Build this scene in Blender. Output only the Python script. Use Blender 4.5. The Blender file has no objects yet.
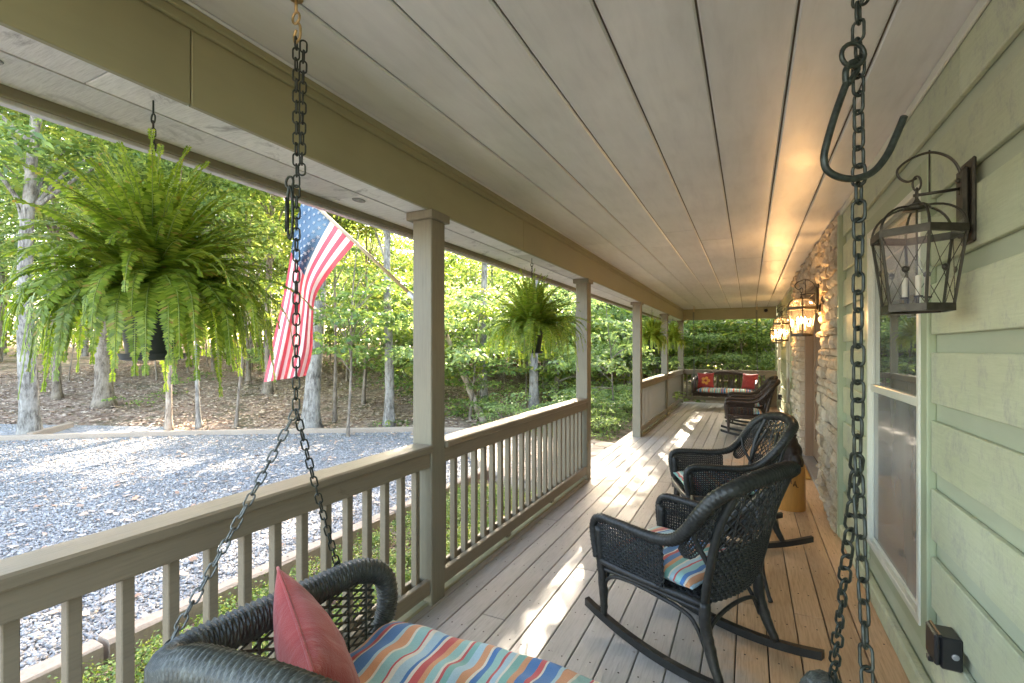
import bpy, math, random
import numpy as np
from mathutils import Vector, Matrix, Quaternion
R = math.radians
PI = math.pi
random.seed(7)
sc = bpy.context.scene
COL = sc.collection
EYE = 1.52
YAW = math.atan(237/480)
CY, SY = math.cos(YAW), math.sin(YAW)

def P(x, y, d):
    """a point d metres in front of the viewer, measured off the photograph"""
    r = (x-512)/480*d
    return Vector((r*CY-d*SY, r*SY+d*CY, EYE-(y-349.5)/480*d))

# ------------------------------------------------------------------ objects
def tag(o, label=None, cat=None, group=None, kind=None):
    if label: o['label'] = label
    if cat: o['category'] = cat
    if group: o['group'] = group
    if kind: o['kind'] = kind
    return o

def empty(name, loc=(0, 0, 0), rz=0.0, label=None, cat=None, group=None, kind=None):
    o = bpy.data.objects.new(name, None)
    o.empty_display_size = 0.1
    COL.objects.link(o)
    o.location = loc
    o.rotation_euler = (0, 0, rz)
    return tag(o, label, cat, group, kind)

def copy_tree(o, parent=None):
    c = o.copy()
    COL.objects.link(c)
    if parent: c.parent = parent
    for ch in list(o.children):
        copy_tree(ch, c)
    return c

def link(name, me, mats, parent=None, smooth=False):
    o = bpy.data.objects.new(name, me)
    COL.objects.link(o)
    for m in (mats if isinstance(mats, (list, tuple)) else [mats]):
        me.materials.append(m)
    if smooth:
        me.polygons.foreach_set('use_smooth', [True]*len(me.polygons))
    if parent: o.parent = parent
    return o

def V3(p): return (float(p[0]), float(p[1]), float(p[2]))

class MB:
    def __init__(self):
        self.v = []; self.f = []; self.m = []; self.off = np.zeros(3)
    def add(self, verts, faces, mi=0, M=None):
        b = len(self.v)
        for p in verts:
            if M is not None: p = M @ Vector(p)
            self.v.append(V3(p))
        for f in faces:
            self.f.append([b+i for i in f]); self.m.append(mi)
    def box(self, a, b, mi=0, M=None, ch=0.0):
        x0, y0, z0 = [min(a[i], b[i]) for i in range(3)]
        x1, y1, z1 = [max(a[i], b[i]) for i in range(3)]
        if ch <= 0:
            vs = [(x0,y0,z0),(x1,y0,z0),(x1,y1,z0),(x0,y1,z0),(x0,y0,z1),(x1,y0,z1),(x1,y1,z1),(x0,y1,z1)]
            fs = [(0,3,2,1),(4,5,6,7),(0,1,5,4),(1,2,6,5),(2,3,7,6),(3,0,4,7)]
            self.add(vs, fs, mi, M); return
        c = min(ch, (x1-x0)*.45, (y1-y0)*.45, (z1-z0)*.45)
        lo = (x0, y0, z0); hi = (x1, y1, z1)
        vs = []; idx = {}
        for sx in (0, 1):
            for sy in (0, 1):
                for sz in (0, 1):
                    s = (sx, sy, sz)
                    for ax in range(3):
                        p = [0, 0, 0]
                        for k in range(3):
                            e = hi[k] if s[k] else lo[k]
                            inn = -c if s[k] else c
                            p[k] = e if k == ax else e+inn
                        idx[(s, ax)] = len(vs); vs.append(tuple(p))
        fs = []
        for ax in range(3):
            o = [k for k in range(3) if k != ax]
            for sa in (0, 1):
                q = []
                for (a1, a2) in ((0, 0), (1, 0), (1, 1), (0, 1)):
                    s = [0, 0, 0]; s[ax] = sa; s[o[0]] = a1; s[o[1]] = a2
                    q.append(idx[(tuple(s), ax)])
                fs.append(q)
        for ax in range(3):
            o = [k for k in range(3) if k != ax]
            for a1 in (0, 1):
                for a2 in (0, 1):
                    s0 = [0, 0, 0]; s0[o[0]] = a1; s0[o[1]] = a2
                    s1 = list(s0); s1[ax] = 1
                    fs.append([idx[(tuple(s0), o[0])], idx[(tuple(s1), o[0])], idx[(tuple(s1), o[1])], idx[(tuple(s0), o[1])]])
        for sx in (0, 1):
            for sy in (0, 1):
                for sz in (0, 1):
                    s = (sx, sy, sz)
                    fs.append([idx[(s, 0)], idx[(s, 1)], idx[(s, 2)]])
        self.add(vs, fs, mi, M)
    def tube(self, pts, rad, seg=8, mi=0, closed=False, cap=True, M=None, flat=1.0, mod=None):
        pts = [Vector(p) for p in pts]; n = len(pts)
        if n < 2: return
        rads = rad if isinstance(rad, (list, tuple, np.ndarray)) else [rad]*n
        T = []
        for i in range(n):
            if closed: t = pts[(i+1) % n]-pts[i-1]
            elif i == 0: t = pts[1]-pts[0]
            elif i == n-1: t = pts[-1]-pts[-2]
            else: t = pts[i+1]-pts[i-1]
            T.append(t.normalized() if t.length > 1e-9 else Vector((0, 0, 1)))
        ref = Vector((0, 0, 1)) if abs(T[0].z) < .9 else Vector((1, 0, 0))
        N = (ref-T[0]*ref.dot(T[0])).normalized()
        vs = []; s = 0.0
        for i in range(n):
            if i:
                N = N-T[i]*N.dot(T[i])
                N = N.normalized() if N.length > 1e-6 else T[i].orthogonal().normalized()
                s += (pts[i]-pts[i-1]).length
            B = T[i].cross(N)
            for k in range(seg):
                a = 2*PI*k/seg
                r = rads[i]*(mod(s, a) if mod else 1)
                vs.append(pts[i]+N*(math.cos(a)*r)+B*(math.sin(a)*r*flat))
        fs = []
        m = n if closed else n-1
        for i in range(m):
            j = (i+1) % n
            for k in range(seg):
                l = (k+1) % seg
                fs.append((i*seg+k, i*seg+l, j*seg+l, j*seg+k))
        if cap and not closed:
            fs.append(tuple(range(seg))[::-1]); fs.append(tuple((n-1)*seg+k for k in range(seg)))
        self.add(vs, fs, mi, M)
    def lathe(self, prof, seg=24, c=(0, 0, 0), mi=0, M=None, a0=0.0):
        vs = []; fs = []
        for (r, z) in prof:
            for k in range(seg):
                a = a0+2*PI*k/seg
                vs.append((c[0]+r*math.cos(a), c[1]+r*math.sin(a), c[2]+z))
        for i in range(len(prof)-1):
            for k in range(seg):
                l = (k+1) % seg
                fs.append((i*seg+k, i*seg+l, (i+1)*seg+l, (i+1)*seg+k))
        fs.append(tuple(range(seg))[::-1]); fs.append(tuple((len(prof)-1)*seg+k for k in range(seg)))
        self.add(vs, fs, mi, M)
    def build(self, name, mats, parent=None, smooth=False, sharp=None):
        me = bpy.data.meshes.new(name)
        me.from_pydata(self.v, [], self.f)
        o = link(name, me, mats, parent, smooth)
        if any(self.m): me.polygons.foreach_set('material_index', self.m)
        if sharp is not None and smooth:
            try: me.set_sharp_from_angle(angle=R(sharp))
            except Exception: pass
        me.update()
        return o

def np_mesh(name, verts, faces, mats, parent=None, mi=None):
    """verts (n,3), faces (m,k)"""
    me = bpy.data.meshes.new(name)
    n, (m, k) = len(verts), faces.shape
    me.vertices.add(n); me.vertices.foreach_set('co', verts.astype(np.float32).ravel())
    me.loops.add(m*k); me.loops.foreach_set('vertex_index', faces.astype(np.int32).ravel())
    me.polygons.add(m)
    me.polygons.foreach_set('loop_start', np.arange(0, m*k, k, dtype=np.int32))
    me.polygons.foreach_set('loop_total', np.full(m, k, dtype=np.int32))
    o = link(name, me, mats, parent)
    if mi is not None: me.polygons.foreach_set('material_index', mi.astype(np.int32))
    me.update(calc_edges=True); me.validate()
    return o

def spline(ctrl, per=8):
    """Catmull-Rom through control points"""
    c = [Vector(p) for p in ctrl]
    c = [c[0]*2-c[1]]+c+[c[-1]*2-c[-2]]
    out = []
    for i in range(1, len(c)-2):
        for j in range(per):
            t = j/per
            out.append(.5*((2*c[i])+(c[i+1]-c[i-1])*t+(2*c[i-1]-5*c[i]+4*c[i+1]-c[i+2])*t*t+(3*c[i]-c[i-1]-3*c[i+1]+c[i+2])*t**3))
    out.append(c[-2])
    return out

def resample(pts, step):
    out = [pts[0].copy()]; acc = 0.0
    for a, b in zip(pts[:-1], pts[1:]):
        L = (b-a).length
        if L < 1e-9: continue
        s = step-acc
        while s <= L:
            out.append(a.lerp(b, s/L)); s += step
        acc = L-(s-step)
    return out

# ---------------------------------------------------------------- materials
class NT:
    def __init__(self, name):
        self.m = bpy.data.materials.new(name); self.m.use_nodes = True
        self.t = self.m.node_tree; self.n = self.t.nodes; self.l = self.t.links
        self.b = self.n['Principled BSDF']
        self.tc = self.n.new('ShaderNodeTexCoord')
    def new(self, t, **kw):
        x = self.n.new(t)
        for k, v in kw.items():
            if k in x.inputs.keys(): x.inputs[k].default_value = v
            else: setattr(x, k, v)
        return x
    def map(self, scale=(1, 1, 1), src='Object', rot=(0, 0, 0)):
        mp = self.new('ShaderNodeMapping')
        mp.inputs['Scale'].default_value = scale; mp.inputs['Rotation'].default_value = rot
        self.l.new(self.tc.outputs[src], mp.inputs['Vector']); return mp.outputs[0]
    def noise(self, vec, scale=5, detail=4, rough=.55, dist=0):
        x = self.new('ShaderNodeTexNoise')
        x.inputs['Scale'].default_value = scale; x.inputs['Detail'].default_value = detail
        x.inputs['Roughness'].default_value = rough; x.inputs['Distortion'].default_value = dist
        self.l.new(vec, x.inputs['Vector']); return x.outputs['Fac']
    def ramp(self, fac, stops, const=False):
        x = self.new('ShaderNodeValToRGB'); cr = x.color_ramp
        if const: cr.interpolation = 'CONSTANT'
        while len(cr.elements) > 1: cr.elements.remove(cr.elements[-1])
        cr.elements[0].position = stops[0][0]; cr.elements[0].color = (*stops[0][1], 1)
        for p, c in stops[1:]:
            e = cr.elements.new(p); e.color = (*c, 1)
        self.l.new(fac, x.inputs[0]); return x.outputs[0]
    def mix(self, fac, a, b, mode='MIX'):
        x = self.new('ShaderNodeMix', data_type='RGBA', blend_type=mode)
        for s, i in ((fac, 0), (a, 6), (b, 7)):
            if hasattr(s, 'links'): self.l.new(s, x.inputs[i])
            elif isinstance(s, (int, float)): x.inputs[i].default_value = s if i == 0 else (s, s, s, 1)
            else: x.inputs[i].default_value = (*s, 1)
        return x.outputs[2]
    def math(self, op, a, b=0.0, c=None):
        x = self.new('ShaderNodeMath', operation=op)
        for i, s in enumerate((a, b, c)):
            if s is None: continue
            if hasattr(s, 'links'): self.l.new(s, x.inputs[i])
            else: x.inputs[i].default_value = s
        return x.outputs[0]
    def island(self):
        return self.new('ShaderNodeNewGeometry').outputs['Random Per Island']
    def bump(self, h, strength=.3, dist=.01):
        x = self.new('ShaderNodeBump'); x.inputs['Strength'].default_value = strength
        x.inputs['Distance'].default_value = dist
        self.l.new(h, x.inputs['Height']); self.l.new(x.outputs[0], self.b.inputs['Normal'])
    def col(self, s):
        if hasattr(s, 'links'): self.l.new(s, self.b.inputs['Base Color'])
        else: self.b.inputs['Base Color'].default_value = (*s, 1)
    def set(self, **kw):
        for k, v in kw.items():
            k = k.replace('_', ' ')
            if hasattr(v, 'links'): self.l.new(v, self.b.inputs[k])
            else: self.b.inputs[k].default_value = v
        return self

def sc3(c, k): return tuple(min(1, x*k) for x in c)

def m_wood(name, col, vary=.22, rough=.5, stretch=(8, .6, 8), grain=1.0, bump=.25, wear=None, isl=.18, spec=.4):
    t = NT(name)
    v = t.map(stretch)
    g = t.noise(v, 6*grain, 6, .6, .4)
    big = t.noise(t.map((1, 1, 1)), 1.7, 3, .6)
    base = t.ramp(g, [(.25, sc3(col, 1-vary)), (.5, col), (.8, sc3(col, 1+vary*.7))])
    base = t.mix(.35, base, t.ramp(big, [(.3, sc3(col, .75)), (.7, sc3(col, 1.2))]))
    r = t.ramp(t.island(), [(0, (1-isl,)*3), (1, (1+isl,)*3)])
    base = t.mix(1.0, base, r, 'MULTIPLY')
    if wear:
        wn = t.noise(t.map((1.0, 1.0, 1.0)), wear[1], 6, .7, .6)
        w = t.ramp(wn, [(wear[2], (0, 0, 0)), (wear[2]+.12, (1, 1, 1))])
        base = t.mix(w, base, wear[0])
    t.col(base)
    t.bump(g, bump, .004)
    rr = t.math('MULTIPLY_ADD', big, .25, rough-.12)
    t.set(Roughness=rr)
    t.b.inputs['Specular IOR Level'].default_value = spec
    return t.m

def m_plain(name, col, rough=.5, metal=0.0, noise=.15, scale=20, bump=.05, spec=.5):
    t = NT(name)
    n = t.noise(t.map(), scale, 4)
    t.col(t.ramp(n, [(.3, sc3(col, 1-noise)), (.7, sc3(col, 1+noise))]))
    t.set(Roughness=rough, Metallic=metal)
    t.b.inputs['Specular IOR Level'].default_value = spec
    if bump: t.bump(n, bump, .002)
    return t.m

M = {}
M['rail'] = m_wood('rail_paint', (.225, .185, .125), rough=.45, stretch=(14, .8, 14), bump=.45, wear=((.13, .10, .07), 7, .66))
M['post'] = m_wood('post_paint', (.225, .20, .14), rough=.5, stretch=(14, 14, .9), bump=.45, wear=((.14, .11, .07), 6, .68))
M['curb'] = m_wood('curb_paint', (.36, .35, .23), rough=.6, stretch=(10, .8, 10), bump=.3)
M['beam'] = m_wood('beam_paint', (.29, .27, .155), vary=.06, rough=.42, stretch=(3, .6, 3), bump=.08, isl=.04)
M['ceiling'] = m_wood('ceiling_paint', (.67, .675, .67), vary=.16, rough=.38, stretch=(3, .5, 3), bump=.10, isl=.08, spec=.9)
M['ceiling_gap'] = m_plain('ceiling_gap', (.16, .13, .10), .8)
M['soffit'] = m_wood('whitewashed_soffit', (.72, .72, .72), vary=.30, rough=.7, stretch=(1.2, 14, 9), grain=2.2, bump=.5, wear=((.36, .36, .37), 6, .56))
M['fascia'] = m_wood('fascia_paint', (.20, .18, .12), vary=.1, rough=.5, stretch=(8, .6, 8), isl=.05)
M['drip'] = m_plain('drip_metal', (.55, .54, .56), .4, .3)
M['white_trim'] = m_wood('cream_trim', (.66, .66, .55), vary=.08, rough=.4, stretch=(10, 10, 10), bump=.1, isl=.04)
M['green_trim'] = m_wood('green_trim', (.37, .42, .27), vary=.12, rough=.5, stretch=(14, 14, 1), bump=.25, isl=.05)
M['brown_trim'] = m_wood('brown_trim', (.22, .145, .09), vary=.15, rough=.4, stretch=(14, 14, 1), bump=.1, isl=.08)
M['threshold'] = m_plain('threshold_metal', (.35, .36, .38), .35, .6)
M['bronze'] = m_plain('aged_bronze', (.055, .048, .035), .42, .6, .3, 40)
M['black'] = m_plain('black_paint', (.018, .019, .018), .34, 0, .3, 30, .15)
def m_wicker(name, c):
    t = NT(name); n = t.noise(t.map(), 45, 4); f = t.noise(t.map(), 260, 3, .6)
    q = t.ramp(n, [(.3, sc3(c, .6)), (.6, sc3(c, 1.2)), (.75, sc3(c, 2.4))])
    t.col(t.mix(t.ramp(f, [(.62, (0, 0, 0)), (.75, (.6, .6, .6))]), q, sc3(c, 3.2)))
    t.bump(f, .5, .0015); t.set(Roughness=.42); return t.m
M['wicker'] = m_wicker('black_wicker', (.020, .021, .019))
M['wicker_grey'] = m_wicker('weathered_dark_wicker', (.060, .066, .055))
M['wicker_brown'] = m_wicker('brown_black_wicker', (.038, .024, .017))
M['chain'] = m_plain('dark_green_chain', (.030, .036, .028), .42, .5, .5, 90, .2)
M['chain_worn'] = m_plain('worn_grey_chain', (.11, .12, .11), .5, .4, .5, 90, .2)
M['brass'] = m_plain('brass', (.55, .40, .20), .35, .9, .15)
M['pot'] = m_plain('dark_green_plastic', (.020, .026, .024), .45)
M['soil'] = m_plain('potting_soil', (.03, .02, .013), .95, 0, .5, 80, .6)
M['plastic'] = m_plain('black_plastic', (.015, .015, .016), .32)
M['vent'] = m_plain('grey_knot', (.28, .28, .28), .8, 0, .3, 60)

# deck boards: paint greyed and worn
t = NT('deck_paint')
g = t.noise(t.map((14, .9, 14)), 7, 7, .62, .5)
big = t.noise(t.map((1.4, .8, 1)), 1.2, 5, .65, .4)
spots = t.noise(t.map((1, 1, 1)), 26, 3, .6)
base = t.ramp(g, [(.28, (.26, .235, .20)), (.5, (.43, .395, .35)), (.75, (.54, .51, .465))])
base = t.mix(.5, base, t.ramp(big, [(.35, (.27, .255, .215)), (.5, (.39, .365, .33)), (.65, (.52, .49, .46))]))
base = t.mix(t.ramp(spots, [(.66, (0, 0, 0)), (.76, (1, 1, 1))]), base, (.23, .19, .15))
# warm light on the deck nearer the house wall, painted in as orange-tan wood
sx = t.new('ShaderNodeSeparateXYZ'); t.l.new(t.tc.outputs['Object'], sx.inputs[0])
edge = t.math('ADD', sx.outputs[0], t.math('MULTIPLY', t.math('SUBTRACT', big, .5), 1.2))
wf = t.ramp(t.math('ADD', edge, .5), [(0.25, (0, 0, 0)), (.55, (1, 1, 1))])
bare = t.ramp(g, [(.25, (.38, .22, .11)), (.5, (.56, .35, .195)), (.8, (.66, .44, .26))])  # orange-tan board colour that carries the painted warm light
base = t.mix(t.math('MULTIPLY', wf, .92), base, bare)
base = t.mix(1.0, base, t.ramp(t.island(), [(0, (.86, .86, .86)), (1, (1.12, 1.12, 1.12))]), 'MULTIPLY')
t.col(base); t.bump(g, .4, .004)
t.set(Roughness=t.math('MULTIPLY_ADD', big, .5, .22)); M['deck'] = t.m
M['nail'] = m_plain('nail_head', (.06, .045, .035), .5, .5)
M['deck_dark'] = m_plain('dark_joists', (.05, .04, .03), .9)

# siding: rough sawn sage boards with grey mildew
t = NT('sage_siding')
saw = t.noise(t.map((6, 90, 3)), 3, 3, .5)
g = t.noise(t.map((4, 1.0, 16)), 7, 8, .72, 1.2)
big = t.noise(t.map((1, .9, 1.6)), 1.6, 5, .7, .3)
mil = t.noise(t.map((1, 1.3, 1)), 5.5, 9, .85, .3)
base = t.ramp(g, [(.3, (.43, .465, .29)), (.55, (.53, .56, .37)), (.8, (.62, .645, .46))])
base = t.mix(.4, base, t.ramp(big, [(.3, (.39, .43, .27)), (.7, (.57, .60, .46))]))
base = t.mix(t.ramp(mil, [(.50, (0, 0, 0)), (.66, (.72, .72, .72))]), base, t.mix(t.ramp(t.noise(t.map((3, 60, 10)), 4, 4), [(.4, (0, 0, 0)), (.6, (1, 1, 1))]), (.24, .25, .22), (.42, .42, .36)))
base = t.mix(1.0, base, t.ramp(t.island(), [(0, (.92, .92, .92)), (1, (1.08, 1.08, 1.08))]), 'MULTIPLY')
t.col(base); t.bump(t.math('ADD', saw, t.math('MULTIPLY', mil, 1.6)), .45, .003); t.set(Roughness=.62)
M['siding'] = t.m
M['siding_back'] = m_wood('siding_recess', (.43, .47, .34), vary=.07, rough=.55, stretch=(6, 1, 6), bump=.1, isl=.04)

# ledge stone
t = NT('ledge_stone')
n1 = t.noise(t.map((1, 1, 1)), 14, 8, .7, .4); n2 = t.noise(t.map((1, 1, 1)), 3, 3)
pal = t.ramp(t.island(), [(0, (.48, .38, .26)), (.3, (.58, .49, .36)), (.5, (.40, .36, .30)), (.72, (.62, .54, .42)), (.9, (.36, .27, .18))])
base = t.mix(.5, pal, t.ramp(n1, [(.3, (.24, .19, .13)), (.5, (.50, .42, .31)), (.75, (.68, .61, .50))]))
t.col(base); t.bump(n1, .9, .02); t.set(Roughness=.85); M['stone'] = t.m
M['mortar'] = m_plain('mortar', (.30, .25, .18), .95, 0, .3, 40, .5)

# glass
t = NT('window_glass'); t.col((.42, .45, .43)); t.set(Roughness=.012, IOR=2.0, Metallic=.75); M['glass'] = t.m
t = NT('window_screen')
t.col(t.ramp(t.noise(t.map((1, 2, .6)), 2.5, 3), [(.3, (.15, .16, .155)), (.7, (.24, .25, .245))]))
t.set(Roughness=.25, Specular_IOR_Level=.5); t.b.inputs['Coat Weight'].default_value = .5; t.b.inputs['Coat Roughness'].default_value = .05
M['screen'] = t.m
t = NT('lantern_glass')
tr = t.new('ShaderNodeBsdfTransparent'); tr.inputs[0].default_value = (.96, .97, .95, 1)
gl = t.new('ShaderNodeBsdfGlossy'); gl.inputs['Roughness'].default_value = .04
df = t.new('ShaderNodeBsdfTranslucent'); df.inputs[0].default_value = (.9, .85, .75, 1)
lw = t.new('ShaderNodeLayerWeight'); lw.inputs[0].default_value = .45
mx = t.new('ShaderNodeMixShader'); mx2 = t.new('ShaderNodeMixShader'); mx2.inputs[0].default_value = .022
t.l.new(t.math('MULTIPLY_ADD', lw.outputs['Fresnel'], .18, .02), mx.inputs[0])
t.l.new(tr.outputs[0], mx.inputs[1]); t.l.new(gl.outputs[0], mx.inputs[2])
t.l.new(mx.outputs[0], mx2.inputs[1]); t.l.new(df.outputs[0], mx2.inputs[2])
t.l.new(mx2.outputs[0], t.n['Material Output'].inputs[0]); M['lglass'] = t.m
M['cglass'] = t.m.copy(); M['cglass'].name = 'clear_lantern_glass'
for _n in M['cglass'].node_tree.nodes:
    if _n.type == 'MIX_SHADER' and abs(_n.inputs[0].default_value-.022) < 1e-4: _n.inputs[0].default_value = .01
t = NT('glowing_bulb'); t.col((1, .8, .5)); t.b.inputs['Emission Color'].default_value = (1, .62, .28, 1)
t.b.inputs['Emission Strength'].default_value = 7; M['bulb'] = t.m
M['candle'] = m_plain('candle_sleeve', (.62, .55, .42), .5)

# stripes: one ramp for each cushion axis
ORG, TEAL, BLU, RED, CRM, LBL, GRN, TAN = (.68, .32, .15), (.30, .54, .49), (.06, .20, .44), (.60, .10, .09), (.74, .68, .54), (.40, .58, .62), (.20, .45, .38), (.58, .42, .28)
def m_stripe(name, axis, freq, seed=0, dull=1.0):
    t = NT(name)
    w = t.noise(t.map((1, 1, 1)), 6, 2)
    s = t.new('ShaderNodeSeparateXYZ'); t.l.new(t.tc.outputs['Object'], s.inputs[0])
    u = t.math('MULTIPLY_ADD', s.outputs[axis], freq, 10.0+seed)
    u = t.math('ADD', u, t.math('MULTIPLY', w, .05))
    u = t.math('FRACT', u)
    seq = [(0, BLU), (.075, LBL), (.10, ORG), (.16, CRM), (.175, TEAL), (.235, RED), (.25, CRM), (.275, LBL), (.33, BLU), (.35, CRM), (.37, RED), (.415, ORG), (.45, TEAL),
           (.50, CRM), (.515, RED), (.53, GRN), (.565, LBL), (.61, ORG), (.655, CRM), (.67, BLU), (.70, TEAL), (.75, RED), (.765, LBL), (.80, CRM), (.815, GRN), (.86, ORG), (.90, BLU), (.955, RED), (.985, CRM)]
    c = t.ramp(u, [(p, sc3(q, dull)) for p, q in seq], True)
    f = t.noise(t.map((1, 1, 1)), 300, 2)
    c = t.mix(.25, c, t.mix(1.0, c, t.ramp(f, [(.3, (.6, .6, .6)), (.7, (1.3, 1.3, 1.3))]), 'MULTIPLY'))
    t.col(c); t.set(Roughness=.85); t.bump(t.math('ADD', f, t.math('MULTIPLY', w, 3)), .3, .004)
    t.b.inputs['Sheen Weight'].default_value = .2
    return t.m
M['stripe_x'] = m_stripe('striped_fabric_lengthwise', 0, 1.75)
M['stripe_y'] = m_stripe('striped_fabric_crosswise', 0, 1.7, .05)
t = NT('red_fabric')
f = t.noise(t.map(), 260, 2); w = t.noise(t.map((1, 1, .5)), 9, 3, .5, .6)
t.col(t.ramp(w, [(.3, (.30, .024, .020)), (.7, (.41, .042, .032))])); t.bump(t.math('ADD', f, t.math('MULTIPLY', w, 9)), .35, .006)
t.set(Roughness=.75); t.b.inputs['Sheen Weight'].default_value = .3; M['red'] = t.m
M['flower'] = m_plain('orange_print', (.62, .26, .05), .8)
M['orange_wood'] = m_wood('golden_stump', (.44, .21, .05), vary=.25, rough=.4, stretch=(9, 9, 1), bump=.2)
M['bear'] = m_wood('burnt_wood', (.030, .017, .010), vary=.5, rough=.45, stretch=(5, 5, 5), grain=2, bump=.9)
M['ink'] = m_plain('burnt_mark', (.01, .008, .006), .7)
M['coir'] = m_plain('coir', (.50, .27, .06), .95, 0, .3, 120, .7)
M['flag_red'] = m_plain('flag_red', (.60, .10, .14), .8, 0, .06)
M['flag_white'] = m_plain('flag_white', (.72, .70, .70), .8, 0, .04)
M['flag_blue'] = m_plain('flag_blue', (.06, .12, .20), .8, 0, .08)
for k in ('flag_red', 'flag_white', 'flag_blue'):
    nt = M[k].node_tree; bs = nt.nodes['Principled BSDF']; tl = nt.nodes.new('ShaderNodeBsdfTranslucent')
    src = bs.inputs['Base Color'].links[0].from_socket; nt.links.new(src, tl.inputs[0])
    mxx = nt.nodes.new('ShaderNodeMixShader'); mxx.inputs[0].default_value = .5
    nt.links.new(bs.outputs[0], mxx.inputs[1]); nt.links.new(tl.outputs[0], mxx.inputs[2])
    nt.links.new(mxx.outputs[0], nt.nodes['Material Output'].inputs[0])
M['pole'] = m_wood('flag_pole_wood', (.42, .31, .17), rough=.4)
M['roof'] = m_plain('shingle', (.06, .055, .05), .9, 0, .4, 30, .5)
M['timber'] = m_wood('weathered_timber', (.36, .28, .21), vary=.35, rough=.85, stretch=(7, 7, 7), grain=1.2, bump=.6)

def m_leaf(name, stops, trans=.38, rough=.45):
    t = NT(name)
    c = t.ramp(t.island(), stops)
    big = t.noise(t.map((1, 1, 1), 'Object'), .9, 2)
    c = t.mix(1.0, c, t.ramp(big, [(.3, (.72, .78, .75)), (.7, (1.25, 1.2, 1.05))]), 'MULTIPLY')
    t.col(c); t.set(Roughness=rough)
    tl = t.new('ShaderNodeBsdfTranslucent')
    t.l.new(t.mix(1.0, c, (1.25, 1.25, .75), 'MULTIPLY'), tl.inputs[0])
    mx = t.new('ShaderNodeMixShader'); mx.inputs[0].default_value = trans
    t.l.new(t.b.outputs[0], mx.inputs[1]); t.l.new(tl.outputs[0], mx.inputs[2])
    t.l.new(mx.outputs[0], t.n['Material Output'].inputs[0]); return t.m
M['leaf_a'] = m_leaf('green_leaves', [(0, (.09, .16, .055)), (.4, (.16, .25, .075)), (.75, (.24, .33, .09)), (1, (.36, .42, .11))])
M['leaf_b'] = m_leaf('yellow_green_leaves', [(0, (.12, .19, .055)), (.5, (.22, .30, .075)), (.85, (.35, .38, .10)), (1, (.48, .42, .15))], .5)
M['leaf_c'] = m_leaf('cool_green_leaves', [(0, (.20, .29, .14)), (.5, (.33, .44, .21)), (1, (.50, .59, .31))], .62)
M['leaf_far'] = m_leaf('far_leaves', [(0, (.12, .20, .085)), (.35, (.21, .30, .11)), (.7, (.32, .38, .13)), (.9, (.44, .43, .15)), (1, (.5, .38, .20))], .55)
M['fern'] = m_leaf('fern_fronds', [(0, (.13, .22, .03)), (.5, (.25, .37, .045)), (.93, (.42, .50, .09)), (1, (.40, .26, .09))], .4, .5)
M['fern_stem'] = m_plain('fern_stem', (.22, .30, .06), .6)
M['sedum'] = m_leaf('ground_cover_leaves', [(0, (.10, .18, .04)), (.5, (.20, .29, .06)), (1, (.40, .42, .09))], .3)

def m_bark(name, c1, c2):
    t = NT(name)
    v = t.map((1, 1, .25))
    n = t.noise(v, 22, 8, .7, .5); n2 = t.noise(t.map(), 3.5, 4, .6)
    c = t.ramp(n, [(.36, sc3(c1, .35)), (.48, c1), (.62, c2)])
    c = t.mix(t.ramp(n2, [(.45, (0, 0, 0)), (.65, (.7, .7, .7))]), c, sc3(c2, 1.25))
    t.col(c); t.bump(n, 1.0, .03); t.set(Roughness=.9); return t.m
M['bark_grey'] = m_bark('pale_grey_bark', (.20, .175, .145), (.36, .33, .285))
M['bark_brown'] = m_bark('brown_bark', (.19, .145, .105), (.30, .25, .19))
M['bark_tan'] = m_bark('tan_bark', (.33, .25, .18), (.42, .34, .26))

# ground materials
t = NT('leaf_litter')
vo = t.new('ShaderNodeTexVoronoi'); vo.inputs['Scale'].default_value = 9; t.l.new(t.map(), vo.inputs['Vector'])
n = t.noise(t.map(), 1.1, 6, .7, .5); n2 = t.noise(t.map(), 30, 5, .7)
c = t.ramp(vo.outputs['Color'], [(.2, (.25, .16, .11)), (.5, (.41, .28, .20)), (.8, (.54, .41, .31))])
c = t.mix(t.ramp(n, [(.5, (0, 0, 0)), (.62, (.8, .8, .8))]), c, (.10, .13, .05))
c = t.mix(.4, c, t.ramp(n2, [(.3, (.07, .04, .025)), (.7, (.34, .23, .15))]))
t.col(c); t.bump(n2, .8, .05); t.set(Roughness=.95); M['litter'] = t.m
t = NT('gravel_bed')
vo = t.new('ShaderNodeTexVoronoi'); vo.inputs['Scale'].default_value = 22; t.l.new(t.map(), vo.inputs['Vector'])
n = t.noise(t.map(), .8, 4)
c = t.ramp(vo.outputs['Color'], [(.1, (.17, .165, .155)), (.5, (.27, .26, .25)), (.9, (.36, .35, .335))])
c = t.mix(.25, c, t.ramp(n, [(.3, (.20, .20, .22)), (.7, (.36, .36, .39))]))
t.col(c); t.bump(vo.outputs['Distance'], 1.0, .04); t.set(Roughness=.8); M['gravel'] = t.m
t = NT('gravel_stone')
c = t.ramp(t.island(), [(0, (.20, .19, .175)), (.4, (.285, .27, .255)), (.75, (.36, .345, .325)), (.93, (.45, .43, .40)), (1, (.32, .25, .17))])
t.col(c); t.set(Roughness=.75); M['gstone'] = t.m
t = NT('mulch')
c = t.ramp(t.island(), [(0, (.20, .11, .08)), (.5, (.33, .21, .16)), (1, (.48, .35, .27))])
t.col(c); t.set(Roughness=.9); M['chips'] = t.m
M['soilbed'] = m_plain('mulch_bed', (.17, .10, .07), .95, 0, .5, 25, .8)
t = NT('litter_leaf')
c = t.ramp(t.island(), [(0, (.26, .16, .11)), (.4, (.44, .30, .215)), (.8, (.60, .46, .35)), (1, (.70, .57, .44))])
t.col(c); t.set(Roughness=.9); M['dryleaf'] = t.m
t = NT('flagstone')
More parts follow.
